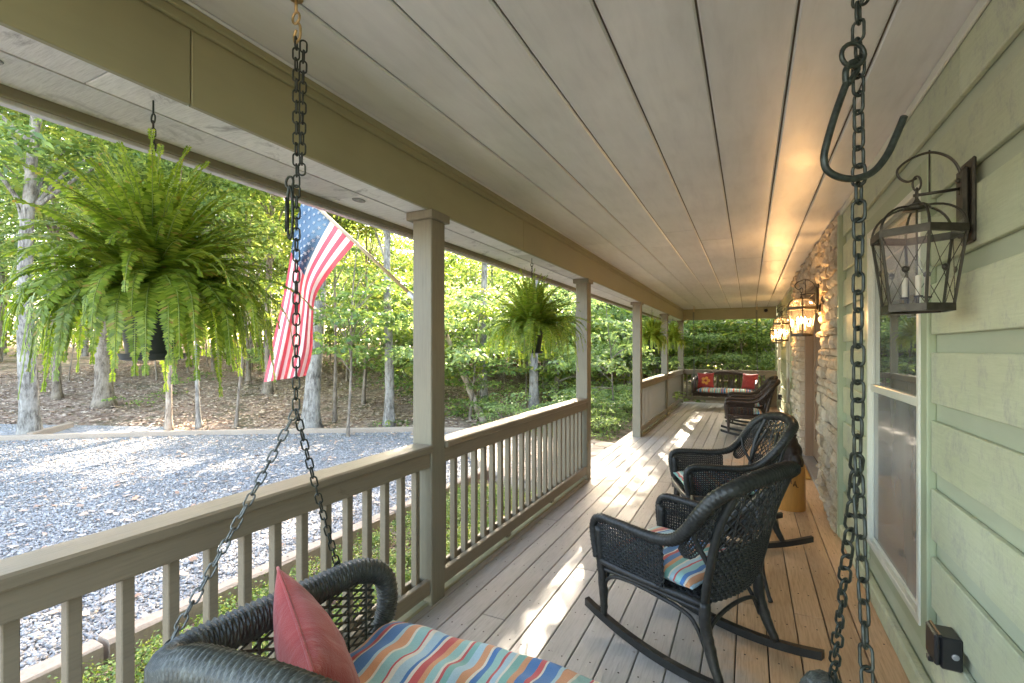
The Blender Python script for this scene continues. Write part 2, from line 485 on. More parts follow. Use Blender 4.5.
vo = t.new('ShaderNodeTexVoronoi', feature='DISTANCE_TO_EDGE'); vo.inputs['Scale'].default_value = 2.6; t.l.new(t.map(), vo.inputs['Vector'])
vc = t.new('ShaderNodeTexVoronoi'); vc.inputs['Scale'].default_value = 2.6; t.l.new(t.map(), vc.inputs['Vector'])
n = t.noise(t.map(), 12, 6, .7)
c = t.ramp(vc.outputs['Color'], [(.2, (.36, .27, .19)), (.6, (.48, .38, .28)), (.9, (.42, .36, .31))])
c = t.mix(.4, c, t.ramp(n, [(.3, (.25, .19, .14)), (.7, (.55, .46, .36))]))
e = t.ramp(vo.outputs['Distance'], [(.02, (0, 0, 0)), (.05, (1, 1, 1))])
c = t.mix(e, (.20, .16, .12), c)
t.col(c); t.bump(e, .5, .02); t.set(Roughness=.85); M['flagstone'] = t.m

# ================================================================= TERRAIN
GZ = -.30
LA, LB = np.array([-13.36, 4.05]), np.array([-6.64, 8.53])
LD = (LB-LA)/np.linalg.norm(LB-LA); LN = np.array([-LD[1], LD[0]])
def sstep(x): x = np.clip(x, 0, 1); return x*x*(3-2*x)
def ground_h(x, y):
    x = np.asarray(x, float); y = np.asarray(y, float)
    s = (x-LA[0])*LN[0]+(y-LA[1])*LN[1]-.35
    s = np.clip(s, 0, 60)
    rise = np.where(s < 17, .115*s, .115*17+.03*(s-17))
    w = sstep((-2.6-x)/5.0)
    b = .05*np.sin(x*.9+1)*np.cos(y*.7)+.03*np.sin(x*2.3+y*1.7)
    return GZ+(rise+b*np.clip(s, 0, 1))*w
def GH(x, y): return float(ground_h(x, y))

nx, ny = 150, 150
xs = -75+np.sign(np.linspace(-1, 1, nx))*0  # placeholder, replaced below
def axis_pts(lo, hi, c, n, p=2.0):
    u = np.linspace(-1, 1, n); v = np.sign(u)*np.abs(u)**p
    return np.where(v < 0, c+v*(c-lo), c+v*(hi-c))
xs = axis_pts(-160, 120, -7, nx); ys = axis_pts(-120, 200, 8, ny)
X, Y = np.meshgrid(xs, ys, indexing='ij')
Z = ground_h(X, Y)-.02
vv = np.stack([X, Y, Z], -1).reshape(-1, 3)
ii = (np.arange(nx-1)[:, None]*ny+np.arange(ny-1)[None, :]).ravel()
ff = np.stack([ii, ii+ny, ii+ny+1, ii+1], 1)
o = np_mesh('ground', vv, ff, M['litter']); tag(o, kind='structure')
o.data.polygons.foreach_set('use_smooth', [True]*len(o.data.polygons))

# gravel drive: one sheet between the near timbers and the far border
bl = [(-26, -2.5), (-13.36, 4.05), (-10.6, 6.1), (-8.4, 7.45), (-6.64, 8.53), (-5.0, 9.1)]
mb = MB()
gp = [(-3.42, -6), (-3.42, 6.3), (-5.0, 8.4)]+bl[::-1]+[(-34, -12), (-34, -20), (-3.42, -20)]
mb.add([(x, y, GZ+.004) for x, y in gp], [list(range(len(gp)))])
o = mb.build('gravel_driveway', M['gravel']); tag(o, kind='structure')
mb = MB()
mb.add([(x, y, GZ+.003) for x, y in [(-3.30, -6), (-1.85, -6), (-1.85, 5.5), (-2.9, 5.6), (-3.30, 6.0)]], [list(range(5))])
o = mb.build('planting_bed', M['soilbed']); tag(o, kind='structure')

def in_poly(px, py, poly):
    c = np.zeros(len(px), bool); n = len(poly)
    for i in range(n):
        x0, y0 = poly[i]; x1, y1 = poly[(i+1) % n]
        k = ((y0 > py) != (y1 > py)) & (px < (x1-x0)*(py-y0)/((y1-y0) or 1e-9)+x0)
        c ^= k
    return c

def chips(name, pts, size, flat, mat, rng, kind='stuff', label=None):
    """many small angular stones: squashed octahedra"""
    n = len(pts)
    base = np.array([(1,0,0),(0,1,0),(-1,0,0),(0,-1,0),(0,0,1),(0,0,-1)], float)
    fa = np.array([(0,1,4),(1,2,4),(2,3,4),(3,0,4),(1,0,5),(2,1,5),(3,2,5),(0,3,5)])
    s = size*(.5+rng.random(n)**1.5)
    v = base[None]*np.stack([s*(.7+.6*rng.random(n)), s*(.6+.4*rng.random(n)), s*flat*(.6+.8*rng.random(n))], -1)[:, None]
    v = v+rng.normal(0, .16, v.shape)*s[:, None, None]*np.array([1, 1, flat])
    a = rng.random(n)*6.283; b = rng.normal(0, .45, n)
    ca, sa, cb, sb = np.cos(a), np.sin(a), np.cos(b), np.sin(b)
    x, y, z = v[..., 0], v[..., 1], v[..., 2]
    x, z = x*cb[:, None]-z*sb[:, None], x*sb[:, None]+z*cb[:, None]
    x, y = x*ca[:, None]-y*sa[:, None], x*sa[:, None]+y*ca[:, None]
    v = np.stack([x, y, z], -1)+pts[:, None]
    f = fa[None]+(np.arange(n)*6)[:, None, None]
    o = np_mesh(name, v.reshape(-1, 3), f.reshape(-1, 3), mat)
    return tag(o, label, None, None, kind)

rng = np.random.default_rng(3)
# density falls with distance: stones cover the bed where they can be told apart
def scatter(poly, n, xr, yr, fall=None):
    x = rng.uniform(*xr, n); y = rng.uniform(*yr, n)
    k = in_poly(x, y, poly)
    if fall is not None:
        d = np.hypot(x, y); k &= rng.random(n) < np.clip((fall/d)**1.6, 0, 1)
    return x[k], y[k]
x, y = scatter(gp, 420000, (-13.5, -3.45), (-.5, 9), 4.3)
z = np.full(len(x), GZ+.012)
chips('gravel_stones', np.stack([x, y, z], 1), .017, .55, M['gstone'], rng, label='blue grey crushed stone lying loose over the driveway')
x, y = rng.uniform(-3.28, -1.95, 9000), rng.uniform(-.5, 5.5, 9000)
chips('mulch_chips', np.stack([x, y, np.full(len(x), GZ+.012)], 1), .02, .35, M['chips'], rng, label='pinkish brown bark mulch in the bed beside the porch')

# flagstone walk at the opening, with a step up to the deck
mb = MB()
wp = [(-1.86, 5.5), (-1.86, 8.42), (-2.6, 8.6), (-3.6, 8.5), (-4.5, 8.3), (-4.4, 7.1), (-3.6, 6.2), (-2.9, 5.65)]
wz = GZ+.15
n = len(wp)
mb.add([(x, y, wz) for x, y in wp]+[(x, y, GZ-.1) for x, y in wp], [list(range(n))]+[[i, (i+1) % n, n+(i+1) % n, n+i] for i in range(n)])
o = mb.build('flagstone_walk', M['flagstone']); tag(o, kind='structure')

# timbers
def timber(a, b, w, h, label, group='landscape timbers edging the gravel'):
    a = Vector(a); b = Vector(b); d = (b-a); L = d.length; rz = math.atan2(d.y, d.x)
    mb = MB(); nseg = max(2, int(L/.35))
    vs = []; fs = []
    r = random.Random(hash((round(a.x, 2), round(a.y, 2))) & 255)
    for i in range(nseg+1):
        x = L*i/nseg; j = lambda: r.uniform(-.006, .006)
        for (yy, zz) in ((-w/2, 0), (w/2, 0), (w/2, h-.015), (w/2-.015, h), (-w/2+.015, h), (-w/2, h-.015)):
            vs.append((x, yy+j(), zz+j()))
    for i in range(nseg):
        for k in range(6):
            l = (k+1) % 6
            fs.append((i*6+k, (i+1)*6+k, (i+1)*6+l, i*6+l))
    fs.append(tuple(range(6))); fs.append(tuple(nseg*6+k for k in range(6))[::-1])
    mb.add(vs, fs)
    for k in (.15, .5, .85):
        mb.lathe([(.009, h-.004), (.009, h+.003)], 8, (L*k, 0, 0))
    o = mb.build('landscape_timber', M['timber']); o.location = a; o.rotation_euler = (0, math.asin(-(d.z)/L), rz)
    tag(o, label, 'timber', group)
for i, (y0, y1) in enumerate([(-1.2, 1.42), (1.45, 3.93), (3.96, 6.25)]):
    timber((-3.36, y0, GZ-.03), (-3.36, y1, GZ-.03), .13, .17,
           ['nearest weathered timber between gravel and planting bed, cut off at the photo edge', 'middle weathered timber between the gravel and the green ground cover', 'farthest of the timbers between gravel and planting bed, ending at the walk'][i])
for i in range(len(bl)-1):
    a, b = bl[i], bl[i+1]
    timber((a[0], a[1], GZ-.04), (b[0], b[1], GZ-.04), .13, .15,
           ['grey timber at the far gravel edge under the big hanging fern, leftmost', 'grey timber at the far gravel edge in front of the slim pale trunks', 'grey timber at the far gravel edge below the flag',
            'grey timber at the far gravel edge left of the near post', 'short grey timber at the far gravel edge ending by the walk'][i])
# gravel pad beyond the far timber with its short divider
mb = MB(); q = [(-16.6, 2.45), (-14.8, 3.4), (-11.2, 5.75), (-11.6, 6.25), (-15.2, 4.6), (-17.2, 3.2)]
mb.add([(x, y, GH(x, y)+.03) for x, y in q], [list(range(len(q)))])
o = mb.build('gravel_pad', M['gravel']); tag(o, kind='structure')
timber((-13.0, 4.38, GZ-.02), (-13.45, 5.2, GH(-13.45, 5.2)), .13, .16, 'short timber laid crosswise beyond the far gravel edge', None)

# dry leaves over the slope
x = rng.uniform(-24, -4, 90000); y = rng.uniform(2, 24, 90000)
s = (x-LA[0])*LN[0]+(y-LA[1])*LN[1]; k = (s > .3) & (s < 16)
xg, yg = scatter(gp, 1500, (-13, -3.6), (-.5, 8.5)); x, y = np.concatenate([x[k], xg]), np.concatenate([y[k], yg])
zz = ground_h(x, y)+np.where(in_poly(x, y, gp), .03, .01); n = len(x)
L = .04+.05*rng.random(n); a = rng.random(n)*6.283; tz = rng.normal(0, .35, (n, 4))*L[:, None]*.5
q = np.array([(-1, -.5), (1, -.6), (.9, .6), (-.9, .5)])*.5
vx = x[:, None]+(q[:, 0]*np.cos(a)[:, None]-q[:, 1]*np.sin(a)[:, None])*L[:, None]
vy = y[:, None]+(q[:, 0]*np.sin(a)[:, None]+q[:, 1]*np.cos(a)[:, None])*L[:, None]
vz = zz[:, None]+np.abs(tz)
o = np_mesh('fallen_leaves', np.stack([vx, vy, vz], -1).reshape(-1, 3), np.arange(n*4).reshape(-1, 4), M['dryleaf'])
tag(o, 'brown fallen leaves scattered over the wooded slope', kind='stuff')

# ==================================================================== PORCH
Y0, Y1 = -1.15, 15.06       # house wall run
XI, XO, XW = -1.682, -1.822, .678   # post inner / outer face, wall board face
CEIL = 2.655; BZ = 2.346
# deck
mb = MB(); r = random.Random(2)
x = .668; k = 0
while x > -1.86:
    x1 = x-.1405; y = -1.1-r.random()*.0
    while y < 14.72:
        L = 4.9 if y > -1 else r.choice((1.9, 2.7, 3.5, 4.3, 5.1, 5.9)); ye = min(y+L, 14.72)
        mb.box((x1, y+.002, -.028), (x, ye-.002, 0), 0, ch=.003)
        y = ye
        if ye >= 14.72: break
    yy = -1.0
    while yy < 14.6:
        for q in (.3, .75):
            cx = x-.1405*q+r.uniform(-.008, .008); cy = yy+r.uniform(-.01, .01)
            mb.lathe([(.0042, -.002), (.0042, .0012)], 6, (cx, cy, 0), 1)
        yy += .406
    x = x1-.0058
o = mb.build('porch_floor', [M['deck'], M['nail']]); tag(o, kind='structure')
mb = MB()
mb.box((-1.84, -1.1, -.25), (.66, 14.70, -.05), 0)
o = mb.build('porch_floor_joists', M['deck_dark']); tag(o, kind='structure')
mb = MB(); mb.box((-1.868, -1.1, -.24), (-1.846, 5.4, -.034)); mb.box((-1.868, 8.56, -.24), (-1.846, 14.73, -.034)); mb.box((-1.868, 5.402, -.24), (-1.846, 8.558, -.034))
o = mb.build('porch_rim_board', M['rail']); tag(o, kind='structure')

# ceiling
gx = [.72, .4355, .148, -.157, -.457, -.75, -1.046, -1.327, -1.64, -1.72]
mb = MB(); r = random.Random(5)
for a, b in zip(gx[:-1], gx[1:]):
    y = -1.1+r.uniform(0, 1)
    ys_ = [-1.1]
    while y < 14.5:
        if y > -.5: ys_.append(y)
        y += r.uniform(5.5, 7.5)
    ys_.append(14.62)
    for y0, y1 in zip(ys_[:-1], ys_[1:]):
        mb.box((b+.004, y0+.0015, CEIL), (a-.004, y1-.0015, CEIL+.02), 0, ch=.007)
mb.box((-1.70, -1.1, CEIL+.016), (.72, 14.62, CEIL+.030), 1)
o = mb.build('porch_ceiling', [M['ceiling'], M['ceiling_gap']]); tag(o, kind='structure')

# roof over all
roof = empty('porch_roof', (0, 6, 2.7), label='grey shingled porch roof over the whole deck', cat='roof')
roof.location = (0, 0, 0)
mb = MB()
vs = [(-2.30, -1.4, 2.72), (8, -1.4, 6.2), (8, 16.2, 6.2), (-2.30, 16.2, 2.72)]
mb.add(vs+[(a, b, c+.06) for a, b, c in vs], [(0,3,2,1),(4,5,6,7),(0,1,5,4),(1,2,6,5),(2,3,7,6),(3,0,4,7)])
mb.build('shingle_slope', M['roof'], roof)

# beam with soffit and fascia
beam = empty('porch_beam', label='long olive painted beam with whitewashed soffit carried on the porch posts', cat='beam')
mb = MB(); 
cuts = [-1.1, .97, 3.62, 7.2, 11.0, 14.52]
for a, b in zip(cuts[:-1], cuts[1:]):
    mb.box((XI-.022, a+.0015, BZ-.004), (XI, b-.0015, CEIL-.055), ch=.003)
mb.build('inner_beam_board', M['beam'], beam)
mb = MB(); mb.box((XI-.001, -1.1, CEIL-.062), (XI+.018, 14.50, CEIL-.001), ch=.004); mb.box((XI+.018, -1.1, CEIL-.030), (XI+.034, 14.48, CEIL-.001), ch=.004)
mb.build('crown_trim', M['beam'], beam)
mb = MB()
for (xa, xb, s) in ((XI-.024, -1.852, 1.2), (-1.858, -2.086, 0)):
    y = -1.1
    k = 0
    while y < 14.55:
        ye = min(y+(3.05 if not (k == 0 and s) else 3.05-s), 14.55)
        mb.box((xb if xb < xa else xa, y+.0015, BZ), (xa if xb < xa else xb, ye-.0015, BZ+.02), ch=.002); y = ye; k += 1
mb.build('soffit_board', M['soffit'], beam)
mb = MB(); mb.box((-1.8575, -1.1, BZ-.004), (-1.8525, 14.54, BZ+.012), ch=.001)
mb.build('soffit_joint_strip', M['drip'], beam)
mb = MB(); mb.box((-2.088, -1.2, BZ-.032), (-2.112, 14.9, 2.70), ch=.003); mb.build('fascia', M['fascia'], beam)
mb = MB(); mb.box((-2.112, -1.2, BZ-.046), (-2.150, 14.95, BZ-.026), ch=.003); mb.box((-2.135, -1.2, BZ-.027), (-2.150, 14.95, BZ+.09)); mb.build('gutter_lip', M['drip'], beam)
mb = MB(); mb.box((-2.06, -1.1, BZ+.02), (-1.72, 14.6, 2.70)); mb.build('beam_core', M['fascia'], beam)
for yy, lab in ((.55, 'dark oval knot hole in the soffit beside the hook of the big fern'), (2.0, 'small dark knot hole in the soffit above the flag')):
    mb = MB(); mb.lathe([(.030, -.002), (.034, -.004), (.036, 0)], 20, (0, 0, 0)); ob = mb.build('soffit_disc', M['vent'], None)
    ob.location = (-1.93, yy, BZ-.0015); ob.scale = (.8, 1.2, 1); tag(ob, lab, 'disc')

# end header
hd = empty('end_header', label='brown painted header across the far end of the porch', cat='beam')
mb = MB(); mb.box((XI+.002, 14.40, BZ), (.64, 14.52, CEIL-.02), ch=.004); mb.build('header_board', M['beam'], hd)
mb = MB(); mb.box((XI+.036, 14.385, CEIL-.03), (.64, 14.402, CEIL-.001), ch=.003); mb.build('crown_trim', M['beam'], hd)

# posts
PY = [-.72, 2.334, 5.385, 8.43, 11.48, 14.39]
plab = [None, 'nearest porch post, wide and olive, with the flag pole fixed on it', 'porch post on the near side of the walkway opening', 'porch post on the far side of the walkway opening',
        'porch post between the two far hanging ferns', 'corner post at the far end of the porch']
for i, y in enumerate(PY):
    p = empty('porch_post', ((XI+XO)/2, y+.07, 0), label=plab[i] or 'porch post behind the viewer near the big fern', cat='post', group='posts along the porch edge')
    mb = MB(); mb.box((-.07, -.07, -.03), (.07, .07, BZ-.045), ch=.006); mb.build('shaft', M['post'], p)
    mb = MB(); mb.box((-.098, -.098, BZ-.052), (.092, .092, BZ-.0015), ch=.004); mb.build('cap', M['post'], p)

# railings
def railing(ya, yb, label, along='y', x0=None):
    rl = empty('porch_railing', (0, 0, 0), label=label, cat='railing', group='railings between the porch posts')
    def bx(a, b, name, ch=.005):
        mb = MB()
        if along == 'y': mb.box((a[0], a[1], a[2]), (b[0], b[1], b[2]), ch=ch)
        mb.build(name, M['rail'], rl)
    bx((-1.662, ya, .913), (-1.805, yb, .957), 'top_rail', .008)
    bx((-1.690, ya, .822), (-1.728, yb, .911), 'top_apron')
    bx((-1.690, ya, .068), (-1.728, yb, .157), 'bottom_rail')
    bx((-1.770, ya, .822), (-1.800, yb, .911), 'outer_apron')
    bx((-1.770, ya, .068), (-1.800, yb, .157), 'outer_bottom_rail')
    L = yb-ya; n = round(L/.135); base = MB(); base.box((-.019, -.018, .08), (.019, .018, .905), ch=.003)
    first = None
    for k in range(1, n+1):
        yy = ya+L*(k-.5)/n
        if yy < .1: continue
        if first is None: first = base.build('baluster', M['rail'], rl); o = first
        else: o = first.copy(); COL.objects.link(o); o.parent = rl
        o.location = (-1.749, yy, 0)
    for q in (.33, .66):
        mb = MB(); mb.box((-1.72, ya+L*q-.03, .0225), (-1.755, ya+L*q+.03, .069), ch=.003); mb.build('support_block', M['rail'], rl)
    mb = MB(); mb.box((-1.705, ya, .001), (-1.80, yb, .022), ch=.004); mb.build('edge_board', M['curb'], rl)
railing(-.58, 2.334-.0, 'long railing section in the foreground with a broad flat top rail')
railing(2.474, 5.385, 'railing section between the nearest post and the walkway opening')
railing(8.57, 11.48, 'railing section just past the walkway opening')
railing(11.62, 14.39, 'last side railing section before the far corner')
# end railing across the porch
rl = empty('end_railing', label='railing across the far end of the porch behind the hanging swing', cat='railing')
mb = MB(); mb.box((XI, 14.43, .913), (.66, 14.57, .957), ch=.008); mb.build('top_rail', M['rail'], rl)
mb = MB(); mb.box((XI, 14.455, .822), (.38, 14.493, .911), ch=.005); mb.build('top_apron', M['rail'], rl)
mb = MB(); mb.box((XI, 14.455, .10), (.38, 14.493, .185), ch=.005); mb.build('bottom_rail', M['rail'], rl)
first = None
for k in range(15):
    xx = XI+.09+k*.135
    if first is None:
        mb = MB(); mb.box((-.018, -.018, .11), (.018, .018, .905), ch=.003); first = mb.build('baluster', M['rail'], rl); o = first
    else: o = first.copy(); COL.objects.link(o); o.parent = rl
    o.location = (xx, 14.51, 0)
mb = MB(); mb.box((.38, 14.36, .001), (.655, 14.50, .912), ch=.006); mb.build('end_panel', M['rail'], rl)

# ==================================================================== HOUSE
house = empty('house', label='sage green board sided house with stone surrounds along the porch', cat='house')
WINS = [(2.57, 3.77, .242, 2.33), (9.95, 11.05, .35, 2.33), (12.9, 14.1, .35, 2.33)]
STONE = [(4.72, 5.86), (7.88, 9.15)]
for (p_, q_) in ((Y0, STONE[0][0]+.05), (STONE[1][1]-.05, Y1)):
    mb = MB(); mb.box((XW+.022, p_, 0), (XW+.30, q_, CEIL+.02)); mb.build('siding_backing', M['siding_back'], house)
def wins_cut(y0, y1, z0, z1):
    out = [(y0, y1)]
    for (a, b, c, d) in WINS:
        if z1 <= c+.005 or z0 >= d-.005: continue
        nn = []
        for (p, q) in out:
            if q <= a or p >= b: nn.append((p, q)); continue
            if p < a-.012: nn.append((p, a-.012))
            if q > b+.012: nn.append((b+.012, q))
        out = nn
    return out
r = random.Random(4)
for (a, b) in ((Y0, STONE[0][0]-.075), (STONE[1][1]+.075, Y1-.06)):
    mb = MB()
    for n in range(-5, 4):
        zb = 1.581+.282*n; zt = min(zb+.209, CEIL-.045)
        zb2 = max(zb, .14)
        if zt <= zb2: continue
        for (p, q) in wins_cut(a, b, zb2, zt):
            # plank ends at random joints
            pts = [p]; y = p+r.uniform(1.5, 3.8)
            while y < q-.6: pts.append(y); y += 3.6
            pts.append(q)
            for u, v in zip(pts[:-1], pts[1:]):
                mb.box((XW, u+.001, zb2), (XW+.02, v-.001, zt), ch=.003)
    mb.build('siding', M['siding'], house)
for (a, b) in ((Y0, STONE[0][0]), (STONE[1][1], Y1-.06)):
    mb = MB(); mb.box((XW-.012, a, CEIL-.048), (XW+.0, b, CEIL-.002), ch=.003); mb.build('frieze_trim', M['white_trim'], house)
for (a, b) in ((Y0, STONE[0][0]-.075), (STONE[1][1]+.075, Y1-.06)):
    mb = MB(); mb.box((XW-.024, a, .002), (XW+.02, b, .112), ch=.01); mb.build('base_board', M['siding'], house)
for (a, b, n_) in ((STONE[0][0]-.072, STONE[0][0]-.002, 0), (STONE[1][1]+.002, STONE[1][1]+.072, 1), (Y1-.058, Y1+.02, 2)):
    mb = MB(); mb.box((XW-.03, a, .002), (XW+.10, b, CEIL-.05), ch=.004); mb.build('corner_trim', M['green_trim'], house)
for wi, (a, b, c, d) in enumerate(WINS):
    f = MB(); cw = .085
    for (y0, y1, z0, z1) in ((a, a+cw, c, d), (b-cw, b, c, d), (a+cw+.001, b-cw-.001, d-cw, d)):
        f.box((XW-.010, y0, z0), (XW+.022, y1, z1), ch=.004)
    f.box((XW-.004, a+cw+.001, c+.001), (XW+.022, b-cw-.001, c+.072), ch=.004)
    w = f.build('window', M['green_trim'], house)
    i0, i1, j0, j1 = a+cw+.002, b-cw-.002, c+.075, d-cw-.002
    mf = MB(); fw = .035
    mr = 1.285
    for (y0, y1, z0, z1) in ((i0, i0+fw, j0, j1), (i1-fw, i1, j0, j1), (i0+fw, i1-fw, j1-fw, j1), (i0+fw, i1-fw, j0, j0+fw)):
        mf.box((XW-.016, y0, z0), (XW+.03, y1, z1), ch=.003)
    mf.box((XW-.004, i0+fw, mr-.022), (XW+.03, i1-fw, mr+.022), ch=.003)
    for (y0, y1, z0, z1) in ((i0+fw, i0+fw+.02, j0+fw, j1-fw), (i1-fw-.02, i1-fw, j0+fw, j1-fw), (i0+fw+.02, i1-fw-.02, j0+fw, j0+fw+.02)):
        mf.box((XW+.004, y0, z0), (XW+.032, y1, z1), ch=.003)
    mf.build('frame', M['white_trim'], w)
    g = MB(); g.box((XW+.014, i0+fw, mr), (XW+.021, i1-fw, j1-fw)); g.build('pane', M['glass'], w)
    g = MB(); g.box((XW+.010, i0+fw, j0+fw), (XW+.021, i1-fw, mr)); g.build('screen', M['screen'], w)
# stone surrounds: irregular ledge stones, one part per column and one lintel
def stones(y0, y1, z0, z1, xf, name, seed, side=None):
    r = random.Random(seed); mb = MB()
    z = z0
    while z < z1-.02:
        h = min(r.uniform(.045, .13), z1-z); y = y0
        while y < y1-.02:
            w = min(r.uniform(.09, .30), y1-y)
            if y1-(y+w) < .05: w = y1-y
            pr = r.uniform(.0, .045); j = lambda s=.008: r.uniform(-s, s)
            x = xf-pr
            # face grid 3x3 with rough relief
            vs = []; g = 4
            for a in range(g):
                for b in range(g):
                    u, v = a/(g-1), b/(g-1)
                    e = (0 if 0 < a < g-1 and 0 < b < g-1 else .020)
                    vs.append((x+e+j(.007), y+w*u+(0 if 0 < a < g-1 else 0)+(j(.01) if 0 < a < g-1 else (.004 if a == 0 else -.004)), z+h*v+(j(.008) if 0 < b < g-1 else (.004 if b == 0 else -.004))))
            nb = len(vs)
            ring = [(a, 0) for a in range(g)]+[(g-1, b) for b in range(1, g)]+[(a, g-1) for a in range(g-2, -1, -1)]+[(0, b) for b in range(g-2, 0, -1)]
            for (a, b) in ring:
                p = vs[a*g+b]; vs.append((xf+.06, p[1], p[2]))
            fs = []
            for a in range(g-1):
                for b in range(g-1):
                    fs.append((a*g+b, a*g+b+1, (a+1)*g+b+1, (a+1)*g+b))
            m = len(ring)
            for i in range(m):
                a, b = ring[i]; c, d = ring[(i+1) % m]
                fs.append((a*g+b, c*g+d, nb+(i+1) % m, nb+i))
            mb.add(vs, fs, 0)
            y += w
        z += h
    mb.box((xf+.022, y0+.006, z0), (xf+.30, y1-.006, z1), 1)
    return mb.build(name, [M['stone'], M['mortar']], house)
stones(STONE[0][0], STONE[0][1], .002, CEIL-.004, .655, 'stone_column', 1)
stones(STONE[1][0], STONE[1][1], .002, CEIL-.004, .655, 'stone_column', 2)
stones(STONE[0][1], STONE[1][0], 2.28, CEIL-.004, .655, 'stone_lintel', 3)
# jamb sides of the recess
mb = MB()
mb.box((.70, STONE[0][1]+.001, .002), (.93, STONE[0][1]+.09, 2.275), ch=.004)
mb.box((.70, STONE[1][0]-.09, .002), (.93, STONE[1][0]-.001, 2.275), ch=.004)
mb.box((.70, STONE[0][1]+.092, 2.19), (.93, STONE[1][0]-.092, 2.275), ch=.004)
mb.build('door_frame', M['brown_trim'], house)
yd0, yd1 = STONE[0][1]+.092, STONE[1][0]-.092
for k in range(2):
    ya = yd0+(yd1-yd0)/2*k; yb = ya+(yd1-yd0)/2-.004
    mb = MB()
    for (p, q, s, u) in ((ya, ya+.12, .05, 2.185), (yb-.12, yb, .05, 2.185), (ya+.12, yb-.12, 2.06, 2.185), (ya+.12, yb-.12, .05, .30), (ya+.12, yb-.12, .95, 1.06)):
        mb.box((.80, p, s), (.84, q, u), ch=.006)
    mb.box((.818, ya+.12, .30), (.832, yb-.12, .95))
    dr = mb.build('door', M['brown_trim'], house)
    mb = MB(); mb.box((.815, ya+.12, 1.06), (.828, yb-.12, 2.06)); mb.build('pane', M['glass'], dr)
    mb = MB(); yk = yb-.06 if k == 0 else ya+.06
    mb.lathe([(.02, 0), (.022, .02), (.030, .04), (.026, .065), (0.004, .07)], 14, M=Matrix.Translation((.80, yk, .95)) @ Matrix.Rotation(-PI/2, 4, 'Y')); mb.build('handle', M['bronze'], dr, True)
mb = MB(); mb.box((.66, STONE[0][1]+.002, .002), (.80, STONE[1][0]-.002, .045), ch=.006); mb.build('threshold', M['threshold'], house)
mb = MB(); mb.box((.93, Y0, 0), (7.6, Y1, 2.68)); mb.box((.845, 5.0, 0), (.93, 9.1, 2.66)); mb.build('house_core', M['siding_back'], house)

# doormat
mb = MB(); r = random.Random(8)
mb.box((.30, 6.55, .001), (.648, 7.50, .028), ch=.01)
o = mb.build('doormat', M['coir']); tag(o, 'golden coir doormat on the deck in front of the door', 'doormat')

# wall outlets
def outlet(y, z, label, s=1.0):
    t = empty('wall_outlet', (XW, y, z), label=label, cat='outlet cover', group='weatherproof outlet covers on the wall')
    mb = MB(); mb.box((-.062, -.050, -.060), (0, .050, .056), ch=.006); mb.build('box', M['plastic'], t)
    mb = MB(); mb.box((-.080, -.053, -.050), (-.063, .053, .062), ch=.006); mb.box((-.088, -.014, -.060), (-.070, .014, -.040), ch=.003); mb.build('lid', M['plastic'], t)
    mb = MB(); mb.tube([(-.064, -.052, .060), (-.064, .052, .060)], .0055, 8); mb.build('hinge', M['plastic'], t)
    mb = MB(); mb.lathe([(.011, 0), (.011, .003), (.006, .004)], 12, M=Matrix.Translation((-.022, -.050, -.006)) @ Matrix.Rotation(PI/2, 4, 'X')); mb.build('screw', M['threshold'], t)
outlet(2.27, .435, 'black weatherproof outlet cover low on the siding in the foreground')
outlet(12.6, .43, 'small black outlet cover on the far wall past the door')
# small camera on the end header
t = empty('security_camera', (.40, 14.385, 2.56), label='tiny dark security camera on the far header near the lanterns', cat='camera')
mb = MB(); mb.lathe([(.035, 0), (.035, .015), (.02, .03)], 16, M=Matrix.Rotation(PI/2, 4, 'X')); mb.build('mount', M['plastic'], t)
mb = MB(); mb.lathe([(.004, -.045), (.030, -.035), (.045, -.01), (.045, .01), (.030, .035), (.004, .045)], 16, M=Matrix.Translation((0, -.06, -.01)) @ Matrix.Rotation(PI/2, 4, 'X')); mb.build('dome', M['plastic'], t, True)

